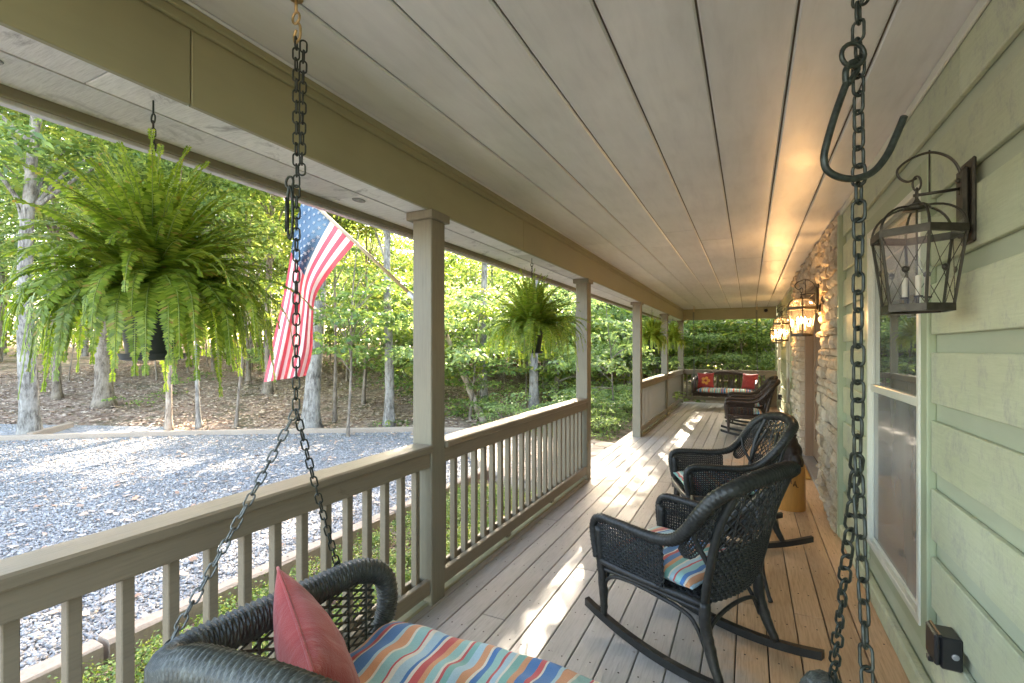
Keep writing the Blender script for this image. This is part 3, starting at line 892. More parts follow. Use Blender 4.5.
# ================================================================ LANTERNS
def hexv(r, z, c=(0, 0), n=6, a0=PI/6): return [(c[0]+r*math.cos(a0+2*PI*k/n), c[1]+r*math.sin(a0+2*PI*k/n), z) for k in range(n)]
def lantern(loc, lit, label, gm):
    t = empty('wall_lantern', loc, label=label, cat='lantern', group='glass wall lanterns along the house')
    cx = -.145
    mb = MB(); mb.box((-.012, -.052, -.14), (0, .052, .145), ch=.005); mb.box((-.030, -.036, -.115), (-.012, .036, .12), ch=.010)
    for z in (-.08, .08): mb.lathe([(.008, 0), (.008, .006), (.004, .01)], 10, M=Matrix.Translation((-.03, 0, z)) @ Matrix.Rotation(-PI/2, 4, 'Y'))
    mb.build('back_plate', gm, t)
    mb = MB(); mb.tube([(-.03, 0, .052), (cx-.01, 0, .046)], .0055, 8)
    mb.tube(spline([(-.028, 0, .03), (-.026, 0, .10), (-.05, 0, .158), (-.10, 0, .190), (-.155, 0, .182), (-.197, 0, .150), (-.196, 0, .118), (-.172, 0, .098), (-.146, 0, .106)], 7), .0042, 8, flat=1.6)
    mb.tube([(-.11, 0, .05), (-.11, 0, .20)], .0028, 6)
    mb.build('scroll_arm', gm, t, True)
    mb = MB(); pts = [(cx+.012*math.sin(a), 0, .088+.026*math.cos(a)) for a in np.linspace(0, 2*PI, 17)[:-1]]; mb.tube(pts, .0035, 8, closed=True)
    pts = [(cx, .010*math.sin(a), .050+.022*math.cos(a)) for a in np.linspace(0, 2*PI, 17)[:-1]]; mb.tube(pts, .003, 8, closed=True)
    mb.lathe([(.006, .0), (.012, .006), (.013, .014), (.008, .022), (.005, .03)], 14, (cx, 0, .005))
    mb.build('hanging_ring', gm, t, True)
    zb, zm, zt = -.352, -.095, .012
    rb, rm = .100, .134
    mb = MB(); mb.lathe([(.040, -.012), (.036, .002), (.018, .010), (.006, .014)], 18, (cx, 0, zt-.006)); mb.build('crown_cap', gm, t, True)
    mb = MB()  # bands
    def band(r0, r1, z0, z1):
        a = hexv(r0, z0, (cx, 0)); b = hexv(r0, z1, (cx, 0)); c = hexv(r1, z0, (cx, 0)); d = hexv(r1, z1, (cx, 0))
        fs = []
        for k in range(6):
            l = (k+1) % 6
            fs += [(k, l, 6+l, 6+k), (12+l, 12+k, 18+k, 18+l), (6+k, 6+l, 18+l, 18+k), (l, k, 12+k, 12+l)]
        mb.add(a+b+c+d, fs)
    band(rm+.006, rm-.006, zm-.012, zm+.014)
    band(rb+.006, rb-.010, zb-.016, zb+.010)
    for k in range(6):
        p = hexv(rm, zm, (cx, 0))[k]; q = hexv(rb, zb, (cx, 0))[k]
        mb.tube([q, p], .0048, 6)
        c = []
        for i in range(9):
            u = i/8*PI/2
            rr = .026+(rm-.026)*math.cos(u)**.9 if i < 8 else .026
            c.append((cx+rr*math.cos(PI/6+k*PI/3), rr*math.sin(PI/6+k*PI/3), zm+.01+(zt-zm-.016)*math.sin(u)))
        mb.tube(c, .0042, 6)
    mb.build('frame', gm, t)
    for k in range(6):
        g = MB(); l = (k+1) % 6
        a, b = hexv(rb-.001, zb+.006, (cx, 0))[k], hexv(rb-.001, zb+.006, (cx, 0))[l]
        c, d = hexv(rm-.001, zm-.008, (cx, 0))[l], hexv(rm-.001, zm-.008, (cx, 0))[k]
        g.add([a, b, c, d], [(0, 1, 2, 3)]); pane = g.build('glass_pane', M['lglass' if lit else 'cglass'], t)
        wv = MB(); A, B, C, D = map(Vector, (a, b, c, d)); out = ((A+B+C+D)/4-Vector((cx, 0, (zb+zm)/2))); out.z = 0; out.normalize(); o_ = out*.0035
        wv.tube([A+o_, C+o_], .0013, 5); wv.tube([B+o_, D+o_], .0013, 5)
        cc = (A+C)/2*.5+(B+D)/2*.5+o_
        T_ = Matrix.Translation(cc) @ out.to_track_quat('Z', 'Y').to_matrix().to_4x4()
        wv.lathe([(.0115, -.001), (.0115, .002), (.008, .0045), (.006, .003), (.003, .006)], 14, M=T_)
        wv.build('cross_wires', gm, pane)
        # dome glass
        g = MB(); vs = []
        for i in range(7):
            u = i/6*PI/2*.97; rr = .028+(rm-.006-.028)*math.cos(u)**.9; zz = zm+.012+(zt-zm-.02)*math.sin(u)
            for kk in (k, l): vs.append((cx+rr*math.cos(PI/6+kk*PI/3), rr*math.sin(PI/6+kk*PI/3), zz))
        g.add(vs, [(2*i, 2*i+1, 2*i+3, 2*i+2) for i in range(6)]); g.build('dome_pane', M['lglass' if lit else 'cglass'], t)
    mb = MB(); mb.lathe([(.085, 0), (.088, .004), (.03, .012), (.008, .016)], 6, (cx, 0, zb-.008), a0=PI/6)
    for k in range(3):
        a = k*2*PI/3+.4; x, y = cx+.036*math.cos(a), .036*math.sin(a)
        mb.tube([(cx, 0, zb+.01), (cx+.02*math.cos(a), .02*math.sin(a), zb+.004), (x, y, zb+.02), (x, y, zb+.035)], .003, 6)
        mb.lathe([(.012, 0), (.014, .006)], 10, (x, y, zb+.034))
    mb.build('candle_holder', gm, t)
    for k in range(3):
        a = k*2*PI/3+.4; x, y = cx+.036*math.cos(a), .036*math.sin(a)
        mb = MB(); mb.lathe([(.0085, 0), (.0085, .07), (.004, .073)], 12, (x, y, zb+.038)); mb.build('candle', M['candle'], t)
        mb = MB(); mb.lathe([(.005, 0), (.013, .012), (.0145, .024), (.010, .042), (.003, .060), (.0005, .066)], 12, (x, y, zb+.112))
        mb.build('bulb', M['bulb'] if lit else M['cglass'], t, True)
    mb = MB(); mb.tube([(cx, 0, zb+.005), (cx, 0, zt)], .0035, 6); mb.build('centre_rod', gm, t)
    if lit:
        ld = bpy.data.lights.new('lantern_light', 'POINT'); ld.energy = 2.5; ld.color = (1, .56, .24); ld.shadow_soft_size = .05
        lo = bpy.data.objects.new('lantern_light', ld); COL.objects.link(lo); lo.parent = t; lo.location = (cx, 0, -.20)
lantern((XW, 2.16, 2.02), False, 'large unlit bronze lantern with clear glass close up on the green siding', M['bronze'])
lantern((.612, 5.55, 2.02), True, 'glowing lantern on the near stone column, second from the viewer', M['bronze'])
lantern((.612, 8.75, 2.02), True, 'glowing lantern on the far stone column, third from the viewer', M['bronze'])
lantern((XW, 11.9, 2.02), True, 'smallest glowing lantern, farthest along the wall past the door', M['bronze'])

# =================================================================== CHAINS
def chain_mb(a, b, pitch=.034, r=.0029, wid=.010, start=0, sag=0.0, mb=None, mat=0):
    a = Vector(a); b = Vector(b); mb = mb or MB()
    L = (b-a).length; n = max(1, round(L/pitch)); p = L/n; d = (b-a)/L
    e1 = d.orthogonal().normalized(); e2 = d.cross(e1)
    rr = random.Random(int(abs(a.x*1000+a.z*100)))
    for i in range(n):
        c = a+d*(p*(i+.5)); c.z -= sag*4*((i+.5)/n)*(1-(i+.5)/n)
        e = (e1 if (i+start) % 2 else e2); tw = rr.uniform(-.35, .35); e = (e*math.cos(tw)+d.cross(e)*math.sin(tw))
        h = (p+2.2*r)/2-wid*.9
        pts = []
        for k in range(7):
            t = PI*k/6; pts.append(c+d*(h+wid*.9*math.sin(t))+e*(wid*math.cos(t)))
        for k in range(7):
            t = PI*k/6; pts.append(c-d*(h+wid*.9*math.sin(t))-e*(wid*math.cos(t)))
        mb.tube(pts, r, 6, closed=True, mi=mat)
    return mb

# ==================================================================== WICKER
def ribbed(pitch, seg, k=3):
    def f(s, a):
        ph = s/pitch+k*a/(2*PI)
        w = abs(math.sin(PI*ph))
        alt = math.sin(PI*ph)*math.cos(seg/4*a)
        return 1+.15*w-.10+.06*alt
    return f
def roll(mb, ctrl, r, pitch=.012, seg=14, per=10, step=.004, k=2):
    pts = resample(spline(ctrl, per), step)
    n = len(pts)
    if callable(r): rad = [r(i/(n-1)) for i in range(n)]
    else: rad = r
    mb.tube(pts, rad, seg, mod=ribbed(pitch, seg, k))
def weave(mb, S, nu, nv, r=.0035, amp=.004, flat=.5, mu=1, mv=1, clip=None):
    """S(u,v)->Vector ; strands along u at each v and along v at each u"""
    def nrm(u, v):
        e = 1e-3
        a = S(min(u+e, 1), v)-S(max(u-e, 0), v); b = S(u, min(v+e, 1))-S(u, max(v-e, 0))
        n = a.cross(b); return n.normalized() if n.length > 1e-12 else Vector((0, 0, 1))
    N = {}
    G = [[S(i/nu, j/nv) for j in range(nv+1)] for i in range(nu+1)]
    NN = [[nrm(i/nu, j/nv) for j in range(nv+1)] for i in range(nu+1)]
    for j in range(nv+1):
        pts = [G[i][j]+NN[i][j]*(amp*(1 if (i+j) % 2 else -1)) for i in range(nu+1)]
        mb.tube(pts, r, 4, cap=False)
    for i in range(nu+1):
        pts = [G[i][j]-NN[i][j]*(amp*(1 if (i+j) % 2 else -1)) for j in range(nv+1)]
        mb.tube(pts, r*.8, 4, cap=False)
def lattice(mb, S, n, r=.0032, per=10, ratio=1.0, double=True):
    """diagonal open lattice over S"""
    N = int(n*ratio)
    for sgn in (1, -1):
        for k in range(-N, n+1):
            pts = []
            for i in range(per*n+1):
                v = i/(per*n); u = k/n*1.0+v*ratio if sgn > 0 else (k/n)+(1-v)*ratio
                if 0 <= u <= 1: pts.append(S(u, v))
            if len(pts) > 2: mb.tube(pts[::3]+[pts[-1]], r, 4, cap=False)

# ============================================================ ROCKING CHAIRS
def cushion_mesh(w, l, t, nx=28, ny=28, pin=.04, power=5, wr=.004, seed=0, tuft=None, bend=None):
    r = np.random.default_rng(seed); ph = r.random(6)*6
    vs = []; fs = []
    def h(x, y):
        e = max(0, (1-abs(x)**power))**.5*max(0, (1-abs(y)**power))**.5
        q = t/2*e
        if tuft:
            for (tx, ty) in tuft: q *= 1-.45*math.exp(-((x-tx)**2*(w*5)**2+(y-ty)**2*(l*5)**2))
        q += wr*e*(math.sin(7*x+ph[0]+3*y)+math.sin(11*y+ph[1]-4*x)+.6*math.sin(17*x+9*y+ph[2]))
        return q
    for side in (1, -1):
        for i in range(nx+1):
            for j in range(ny+1):
                x = math.sin((i/nx*2-1)*PI/2); y = math.sin((j/ny*2-1)*PI/2)
                X_ = x*w/2*(1-pin*(1-y*y)); Y_ = y*l/2*(1-pin*(1-x*x)); z = side*h(x, y)
                p = Vector((X_, Y_, z))
                if bend: p = bend(p)
                vs.append(p)
        b = len(vs)-(nx+1)*(ny+1)
        for i in range(nx):
            for j in range(ny):
                q = (b+i*(ny+1)+j, b+(i+1)*(ny+1)+j, b+(i+1)*(ny+1)+j+1, b+i*(ny+1)+j+1)
                fs.append(q if side > 0 else q[::-1])
    mb = MB(); mb.add(vs, fs); return mb

def piping(o, w, l, pin, mat, r=.006):
    pts = []; n = 24
    for k in range(4):
        for i in range(n):
            u = -1+2*i/n; x, y = ((u, -1), (1, u), (-u, 1), (-1, -u))[k]
            pts.append((x*w/2*(1-pin*(1-y*y)), y*l/2*(1-pin*(1-x*x)), 0))
    mb = MB(); mb.tube(pts, r, 7, closed=True); return mb.build('piping', mat, o, True)

def rocking_chair(wick, fine=1.0):
    t = empty('rocking_chair')
    for s in (-1, 1):
        mb = MB(); n = 26; vs = []
        for i in range(n+1):
            u = -.51+1.0*i/n; z = .002+.30*(u+.02)**2
            yo = s*.265+(0.0)
            for (dy, dz) in ((-.017, 0), (.017, 0), (.017, .040), (-.017, .040)): vs.append((u, yo+dy, z+dz))
        fs = [(i*4+k, i*4+(k+1) % 4, (i+1)*4+(k+1) % 4, (i+1)*4+k) for i in range(n) for k in range(4)]+[(3, 2, 1, 0), (n*4, n*4+1, n*4+2, n*4+3)]
        mb.add(vs, [f[::-1] for f in fs]); mb.build('rocker', M['black'], t)
        mb = MB(); mb.tube(spline([(.36, s*.265, .075), (.365, s*.268, .22), (.375, s*.275, .38), (.385, s*.28, .56)], 6), [.017+.008*min(1, i/6) for i in range(19)], 10, mod=ribbed(.007, 10, 1)); mb.build('leg', wick, t, True)
        mb = MB(); mb.tube(spline([(-.30, s*.262, .06), (-.235, s*.25, .22), (-.215, s*.245, .38)], 8), [.019+.007*min(1, i/6) for i in range(17)], 10, mod=ribbed(.007, 10, 1)); mb.build('leg', wick, t, True)
        mb = MB(); mb.tube(spline([(-.215, s*.245, .37), (-.25, s*.255, .55), (-.30, s*.265, .75), (-.375, s*.25, .93)], 8), .019, 10, mod=ribbed(.008, 10, 1))
        mb.tube(spline([(-.245, s*.25, .55), (-.27, s*.17, .70), (-.33, s*.10, .86)], 6), .012, 8)
        mb.tube(spline([(-.245, s*.25, .55), (-.20, s*.285, .66), (-.19, s*.31, .76)], 6), .012, 8)
        mb.build('back_post', wick, t, True)
        # arched braces under the seat
        mb = MB(); mb.tube(spline([(.365, s*.27, .17), (.33, s*.27, .285), (.22, s*.27, .325), (.0, s*.265, .32), (-.15, s*.255, .29), (-.225, s*.25, .18)], 6), .010, 8, mod=ribbed(.006, 8, 1))
        mb.tube(spline([(.37, s*.27, .33), (.1, s*.27, .345), (-.22, s*.25, .34)], 8), .012, 8)
        mb.build('stretcher', wick, t, True)
    for (xx, zz, yw) in ((.37, .30, .27), (-.225, .27, .25)):
        mb = MB(); mb.tube(spline([(xx, -yw, zz-.10), (xx, -yw*.75, zz), (xx, 0, zz+.03), (xx, yw*.75, zz), (xx, yw, zz-.10)], 6), .010, 8); mb.build('cross_brace', wick, t, True)
    # seat frame and woven seat
    mb = MB(); mb.tube(spline([(-.22, -.25, .37), (.1, -.275, .37), (.36, -.28, .375), (.405, -.22, .375), (.41, 0, .375), (.405, .22, .375), (.36, .28, .375), (.1, .275, .37), (-.22, .25, .37)], 6), .018, 10, mod=ribbed(.008, 10, 1))
    mb.build('seat_frame', wick, t, True)
    mb = MB(); weave(mb, lambda u, v: Vector((-.22+.62*u, (-.25-.025*u)*(1-2*v), .375-.012*math.sin(PI*v))), 30, 26, .006, .004)
    mb.build('seat', wick, t)
    mb = MB()   # front apron
    weave(mb, lambda u, v: Vector((.405, -.27+.54*u, .375-.07*v*(1-.6*math.sin(PI*u)))), 30, 5, .0055, .004)
    mb.build('front_apron', wick, t)
    # arm panels
    for s in (-1, 1):
        def SA(u, v, s=s):
            top = .585+.02*math.sin(PI*u)
            x = .385-.41*u; return Vector((x, s*(.278+.012*v), .375+(top-.375)*v))
        mb = MB(); weave(mb, SA, 24, 14, .0066, .005); mb.build('arm_panel', wick, t)
        # wing between arm and back
        def SW(u, v, s=s):
            a = Vector((-.115, s*.288, .60)); b = Vector((-.215, s*.25, .38)); c = Vector((-.37, s*.30, .93)); 
            e0 = a.lerp(c, u)+Vector((.035*math.sin(PI*u), s*.02*math.sin(PI*u), 0)); e1 = b.lerp(Vector((-.37, s*.24, .93)), u)
            return e0.lerp(e1, v*.62*math.sin(PI*min(1, u*.9+.02))**.6)
        mb = MB(); weave(mb, SW, 26, 7, .0046, .003); mb.build('wing_panel', wick, t)
    # back: dense lower, open lattice upper
    def SB(u, v):
        y = (-1+2*u)*(.245+.035*v); bow = .05*(1-(2*u-1)**2)
        return Vector((-.215-.155*v**1.2-bow*.9, y, .375+.575*v+.03*v*(1-(2*u-1)**2)))
    mb = MB(); weave(mb, lambda u, v: SB(u, v*.42), 32, 14, .0062, .0045); mb.build('lower_back', wick, t)
    mb = MB()
    lattice(mb, lambda u, v: SB(u, .42+.58*v), 10, .0042, 8, .8)
    for u in (.17, .33, .5, .67, .83):
        mb.tube([SB(u, .42+.58*i/10) for i in range(11)], .005, 5)
    mb.build('upper_back', wick, t)
    # rolled edge running arm - wing - top - wing - arm
    ctrl = [(.392, -.29, .39), (.410, -.292, .48), (.412, -.295, .565), (.372, -.298, .612), (.25, -.300, .617), (.05, -.302, .612), (-.08, -.306, .632), (-.17, -.322, .70), (-.25, -.34, .80), (-.315, -.325, .885),
            (-.375, -.27, .935), (-.41, -.13, .962), (-.42, 0, .97)]
    ctrl = ctrl+[(a, -b, c) for a, b, c in ctrl[:-1][::-1]]
    mb = MB(); roll(mb, ctrl, lambda q: .020+.016*math.sin(PI*q)**2, .0105, 14, 8, .0036, 4); mb.build('rolled_edge', wick, t, True)
    return t

chairs = [
 ((-.265, 2.64, 0), 153.5, M['wicker'], 'nearest black wicker rocking chair, seen from behind'),
 ((-.14, 4.33, 0), 199, M['wicker'], 'black wicker rocking chair just behind the nearest one, beside the carved bear'),
 ((.03, 9.5, 0), 182, M['wicker_brown'], 'dark brown wicker rocker farther down the porch, nearer of the far pair'),
 ((.05, 10.75, 0), 184, M['wicker_brown'], 'dark brown wicker rocker closest to the far hanging swing'),
]
protoA = rocking_chair(M['wicker'])
protoB = None
cl = ['striped seat cushion on the nearest rocking chair', 'striped seat cushion on the rocker beside the carved bear', 'pale striped cushion on the nearer of the two far rockers', 'pale striped cushion on the rocker closest to the far swing']
for i, (loc, deg, mt, lab) in enumerate(chairs):
    if i == 0: o = protoA
    elif i == 1: o = copy_tree(protoA)
    elif i == 2:
        o = protoB = rocking_chair(M['wicker_brown'])
    else: o = copy_tree(protoB)
    o.location = loc; o.rotation_euler = (0, 0, R(deg))
    tag(o, lab, 'rocking chair', 'wicker rocking chairs on the porch')
    if i in (0, 2):
        c = cushion_mesh(.56, .52, .085, wr=.002, seed=i).build('seat_cushion', M['stripe_y'], None, True)
        first = c; piping(c, .56, .52, .04, M['stripe_y'])
    else:
        c = copy_tree(first)
    c.location = Matrix.Rotation(R(deg), 3, 'Z') @ Vector((.115, 0, .427)) + Vector(loc)
    c.rotation_euler = (0, 0, R(deg)); tag(c, cl[i], 'cushion', 'striped rocking chair cushions')

# wicker side table between the two near rockers
tb = empty('wicker_table', (-.13, 3.44, 0), R(10), 'small black wicker table squeezed between the two near rocking chairs', 'side table')
mb = MB(); weave(mb, lambda u, v: Vector((-.19+.38*u, -.19+.38*v, .475)), 40, 40, .005, .003); mb.build('table_top', M['wicker'], tb)
mb = MB(); mb.tube([(-.2, -.2, .475), (.2, -.2, .475), (.2, .2, .475), (-.2, .2, .475)], .016, 10, closed=True); mb.build('edge', M['wicker'], tb, True)
for (a, b) in ((1, -1), (1, 1), (-1, 1), (-1, -1)):
    mb = MB(); mb.tube(spline([(a*.215, b*.205, .001), (a*.20, b*.19, .06), (a*.175, b*.17, .22), (a*.19, b*.185, .46)], 6), [.015, .014]+[.012]*17, 8, mod=ribbed(.007, 8, 1)); mb.build('leg', M['wicker'], tb, True)
for k in range(4):
    Mx = Matrix.Rotation(k*PI/2, 4, 'Z'); mb = MB()
    weave(mb, lambda u, v: Mx @ Vector((.19, -.17+.34*u, .46-.16*v*(1-.45*math.sin(PI*u)))), 24, 9, .005, .003); mb.build('apron', M['wicker'], tb)

# =================================================================== SWINGS
def swing(wick, chm, loc, rz, near, label):
    """local frame: x along the seat, y towards the front, hooks at x=+-.745, y=.40"""
    t = empty('porch_swing', loc, rz, label, 'porch swing', 'hanging wicker swings')
    W = .735
    st = .0019 if near else .012; sg = 24 if near else 8
    mb = MB()
    ctrl = [(-W-.0, .78, .40), (-W+.01, .83, .50), (-W+.01, .81, .625), (-W-.005, .69, .695), (-W-.01, .45, .71), (-W-.012, .22, .725), (-W-.005, .10, .735), (-W+.045, .015, .755), (-W+.15, -.03, .80), (-.45, -.06, .865), (-.2, -.07, .905), (0, -.075, .915)]
    ctrl = ctrl+[(-a, b, c) for a, b, c in ctrl[:-1][::-1]]
    roll(mb, ctrl, lambda q: (.038+.010*math.exp(-((abs(q-.5)-.27)/.12)**2)), .0095, sg, 10, st, 3); mb.build('rolled_edge', wick, t, True)
    for s in (-1, 1):
        mb = MB()
        def SA(u, v): 
            y = .06+.70*u; return Vector((s*(W-.005-.02*v*0), y, .40+(.71-.06*u-.40)*v))
        lattice(mb, SA, 9, .0048, 6, 1.0)
        for u in np.linspace(.06, .94, 8): mb.tube([SA(u, q) for q in np.linspace(0, 1, 6)], .006, 6)
        mb.build('arm_panel', wick, t)
    def SB(u, v):
        x = -W+.02+(2*W-.04)*u; zt = .74+.165*math.sin(PI*u)**1.2
        return Vector((x, .10-.16*v, .40+(zt-.40)*v))
    mb = MB(); weave(mb, lambda u, v: SB(u, v*.5), 90 if near else 40, 14 if near else 8, .006, .004)
    lattice(mb, lambda u, v: SB(u, .5+.5*v), 26, .0045, 4, .25)
    for u in np.linspace(.03, .97, 22): mb.tube([SB(u, q) for q in np.linspace(.5, 1, 5)], .006, 5)
    mb.build('back', wick, t)
    mb = MB()
    for k in range(11): 
        y = .10+.068*k; mb.box((-W+.01, y-.024, .388), (W-.01, y+.024, .402), ch=.004)
    mb.build('seat_slats', wick, t)
    mb = MB(); mb.box((-W, .055, .335), (W, .095, .387), ch=.006); mb.box((-W, .77, .335), (W, .81, .387), ch=.006)
    for x in (-W+.02, -.25, .25, W-.02): mb.box((x-.02, .096, .340), (x+.02, .769, .387), ch=.004)
    mb.build('seat_frame', M['black'], t)
    mb = MB(); weave(mb, lambda u, v: Vector((-W+2*W*u, .815, .40-.075*v*(1-.3*math.sin(PI*u*5)**2))), 80, 5, .0055, .003); mb.build('front_apron', wick, t)
    for s in (-1, 1):
        hx, hy, hz = s*.745, .42, CEIL
        spl = (s*.745, .42, 1.326)
        mb = MB()
        # ceiling eye and snap
        mb.lathe([(.022, -.004), (.022, 0)], 12, (hx, hy, hz-.001))
        mb.tube([(hx, hy, hz-.002), (hx, hy, hz-.05)], .005, 8)
        mb.tube([(hx+.016*math.sin(a), hy, hz-.066+.018*math.cos(a)) for a in np.linspace(0, 2*PI, 15)[:-1]], .004, 8, closed=True)
        mb.tube(spline([(hx, hy+.004, hz-.075), (hx+.014, hy+.004, hz-.095), (hx+.012, hy+.004, hz-.13), (hx-.008, hy+.004, hz-.142), (hx-.014, hy+.004, hz-.12), (hx-.004, hy+.004, hz-.10)], 5), .0042, 8)
        mb.build('ceiling_hook', M['brass'], t, True)
        e = -s*0.0
        mb = chain_mb((hx, hy, hz-.13), (hx+.002, hy, 1.326+(.72 if s < 0 else .50)), start=0)
        mb = chain_mb((hx+.002, hy, 1.326+(.72 if s < 0 else .50)), spl, mb=mb, start=1)
        mb = chain_mb((hx+.020, hy+.012, hz-.14), (hx+.014, hy+.01, 1.326+(.76 if s < 0 else .84)), mb=mb, start=1)
        mb.build('chain', chm, t, True)
        xo = s*(W+(.04 if s < 0 else .005))
        fr = (xo, .62 if s < 0 else .68, .745); bk = (xo, .06 if s < 0 else .26, .765)
        mb = chain_mb(spl, fr, sag=.012); mb.build('front_chain', chm, t, True)
        mb = chain_mb(spl, bk, sag=.012, start=1); mb.build('rear_chain', M['chain_worn'] if near and s < 0 else chm, t, True)
        for q, (px, py, pz) in enumerate((fr, bk)):
            mb = MB(); mb.tube([(px-s*.0+.012*math.sin(a)*0, py+.014*math.sin(a), pz-.012+.016*math.cos(a)) for a in np.linspace(0, 2*PI, 15)[:-1]], .004, 8, closed=True)
            mb.tube([(px, py, pz-.028), (px-s*.03, py, pz-.035), (px-s*.05, py, pz-.05)], .005, 8)
            mb.build('eye_bolt', chm, t, True)
        if near:
            zz = 2.06
            mb = MB()
            if s < 0:   # spare snap hook dangling from the chain
                mb.tube([(hx-.020+.017*math.sin(a), hy-.008, zz+.018*math.cos(a)) for a in np.linspace(0, 2*PI, 15)[:-1]], .004, 8, closed=True)
                mb.tube([(hx-.014+.013*math.cos(a)*(1), hy-.012, zz-.10+(.085*math.sin(a))) for a in np.linspace(0, 2*PI, 25)[:-1]], .0045, 8, closed=True)
                mb.tube([(hx-.027, hy-.012, zz-.16), (hx-.027, hy-.012, zz-.05)], .0065, 8)
                mb.build('snap_hook', chm, t, True)
    return t
SWX, SWY = -.565, .66
sw = swing(M['wicker_grey'], M['chain'], (SWX, SWY, 0), 0, True, 'weathered wicker swing in the foreground hanging on dark chains')
swing(M['wicker_brown'], M['chain_worn'], (-.565, 13.98, 0), PI, False, 'brown wicker swing hanging in front of the far railing')
# big open hook hung on the right chain
d0 = .87
hk = [P(x, y, d0) for x, y in ((846, 84), (843, 92), (834, 118), (826, 146), (824, 160), (828, 171), (842, 178), (858, 178), (874, 171), (887, 155), (896, 136), (904, 117))]
mb = MB(); mb.tube(spline(hk, 6), .0062, 12); 
rg = P(853, 55, d0); rt = Vector((CY, SY, 0)); up = Vector((0, 0, 1))
mb.tube(spline([P(846, 84, d0), P(846, 70, d0), P(853, 62, d0+.004), P(857, 70, d0+.008), P(848, 84, d0+.006)], 5), .0055, 10)
mb.tube([rg+(rt*math.cos(a)+up*math.sin(a))*.021 for a in np.linspace(0, 2*PI, 19)[:-1]], .0042, 8, closed=True)
o = mb.build('open_hook', M['chain'], None, True); tag(o, 'big open J shaped hook hanging from the right hand swing chain', 'hook')

# swing cushion, pillows
mb = cushion_mesh(1.36, .60, .115, 90, 44, pin=.01, power=8, wr=.008, seed=4, tuft=[(-.6, 0), (-.2, 0), (.2, 0), (.6, 0)])
o = mb.build('bench_cushion', M['stripe_x'], None, True); o.location = (SWX+.01, SWY+.50, .468); piping(o, 1.36, .60, .01, M['stripe_x'], .006); tag(o, 'long striped cushion on the seat of the foreground swing', 'cushion')
pm = cushion_mesh(.44, .44, .17, 34, 34, pin=.10, power=2.4, wr=.0012, seed=9)
o = pm.build('throw_pillow', M['red'], None, True)
nrm = Vector((.30, .86, .40)).normalized()
def orient(o, loc, n, up=Vector((0, 0, 1)), roll_=0):
    n = n.normalized(); u = (up-n*up.dot(n)).normalized(); r_ = u.cross(n)
    m = Matrix((r_, u, n)).transposed().to_4x4(); o.matrix_world = Matrix.Translation(loc) @ m @ Matrix.Rotation(roll_, 4, 'Z')
PA, PB = Vector((-1.275, .985, .865)), Vector((-.87, .77, .775))
px_ = (PA-PB).normalized(); pn_ = Vector((.36, .86, .36)); pn_ = (pn_-px_*pn_.dot(px_)).normalized(); py_ = pn_.cross(px_)
o.matrix_world = Matrix.Translation((PA+PB)/2-py_*.215) @ Matrix((px_, py_, pn_)).transposed().to_4x4(); piping(o, .44, .44, .10, M['red'], .005); tag(o, 'faded red throw pillow leaning against the back of the foreground swing', 'pillow')
mb = cushion_mesh(1.30, .56, .11, 30, 16, pin=.01, power=8, wr=.004, seed=5, tuft=[(0, 0), (-.5, 0), (.5, 0)])
o = mb.build('bench_cushion', M['stripe_x'], None, True); o.location = (-.565, 13.49, .462); tag(o, 'striped bench cushion on the far hanging swing', 'cushion')
for k, (x, r_, lab) in enumerate(((-1.03, .05, 'red pillow with an orange print at the left end of the far swing'), (.02, -.5, 'red and pink pillow at the right end of the far swing'))):
    o = cushion_mesh(.42, .42, .15, 14, 14, pin=.10, power=2.2, seed=k).build('throw_pillow', M['red'], None, True)
    orient(o, Vector((x, 13.70, .70)), Vector((r_, -.95, .28))); tag(o, lab, 'pillow')
    if k: continue
    mb = MB(); 
    for a in range(5):
        c = Vector((.07*math.cos(a*1.257), .07*math.sin(a*1.257)-.02, .076)); mb.lathe([(.045, 0), (.030, .006), (.001, .008)], 8, c)
    mb.build('print', M['flower'], o)

# ================================================================ CARVED BEAR
t = empty('carved_bear', (.345, 5.32, 0), 0, 'dark carved wooden bear rising from a golden stump with burnt lettering', 'carving')
r = random.Random(3)
prof = [(.138, .001), (.140, .02), (.137, .2), (.134, .40), (.118, .415)]
mb = MB(); mb.lathe(prof, 40); o = mb.build('stump', M['orange_wood'], t, True, 40)
# body: one continuous surface from fused volumes
mb = MB()
def ell(c, s, seg=20):
    vs = []; fs = []
    for i in range(seg//2+1):
        th = PI*i/(seg//2)
        for k in range(seg):
            a = 2*PI*k/seg; vs.append((c[0]+s[0]*math.sin(th)*math.cos(a), c[1]+s[1]*math.sin(th)*math.sin(a), c[2]+s[2]*math.cos(th)))
    for i in range(seg//2):
        for k in range(seg):
            fs.append((i*seg+k, i*seg+(k+1) % seg, (i+1)*seg+(k+1) % seg, (i+1)*seg+k)[::-1])
    mb.add(vs, fs)
ell((0, .0, .44), (.128, .125, .10)); ell((0, .01, .54), (.115, .108, .12)); ell((-.01, -.01, .63), (.088, .085, .085)); ell((-.055, -.045, .605), (.060, .048, .042)); ell((-.095, -.072, .60), (.026, .024, .020))
ell((.040, -.055, .705), (.024, .016, .026)); ell((-.035, .065, .705), (.024, .016, .026)); ell((-.08, -.06, .475), (.05, .045, .075)); ell((.05, -.105, .475), (.05, .045, .075))
o = mb.build('bear', M['bear'], t, True); md = o.modifiers.new('fuse', 'REMESH'); md.mode = 'VOXEL'; md.voxel_size = .009; md.use_smooth_shade = True
sm = o.modifiers.new('soft', 'SMOOTH'); sm.iterations = 6; sm.factor = .6
mb = MB()
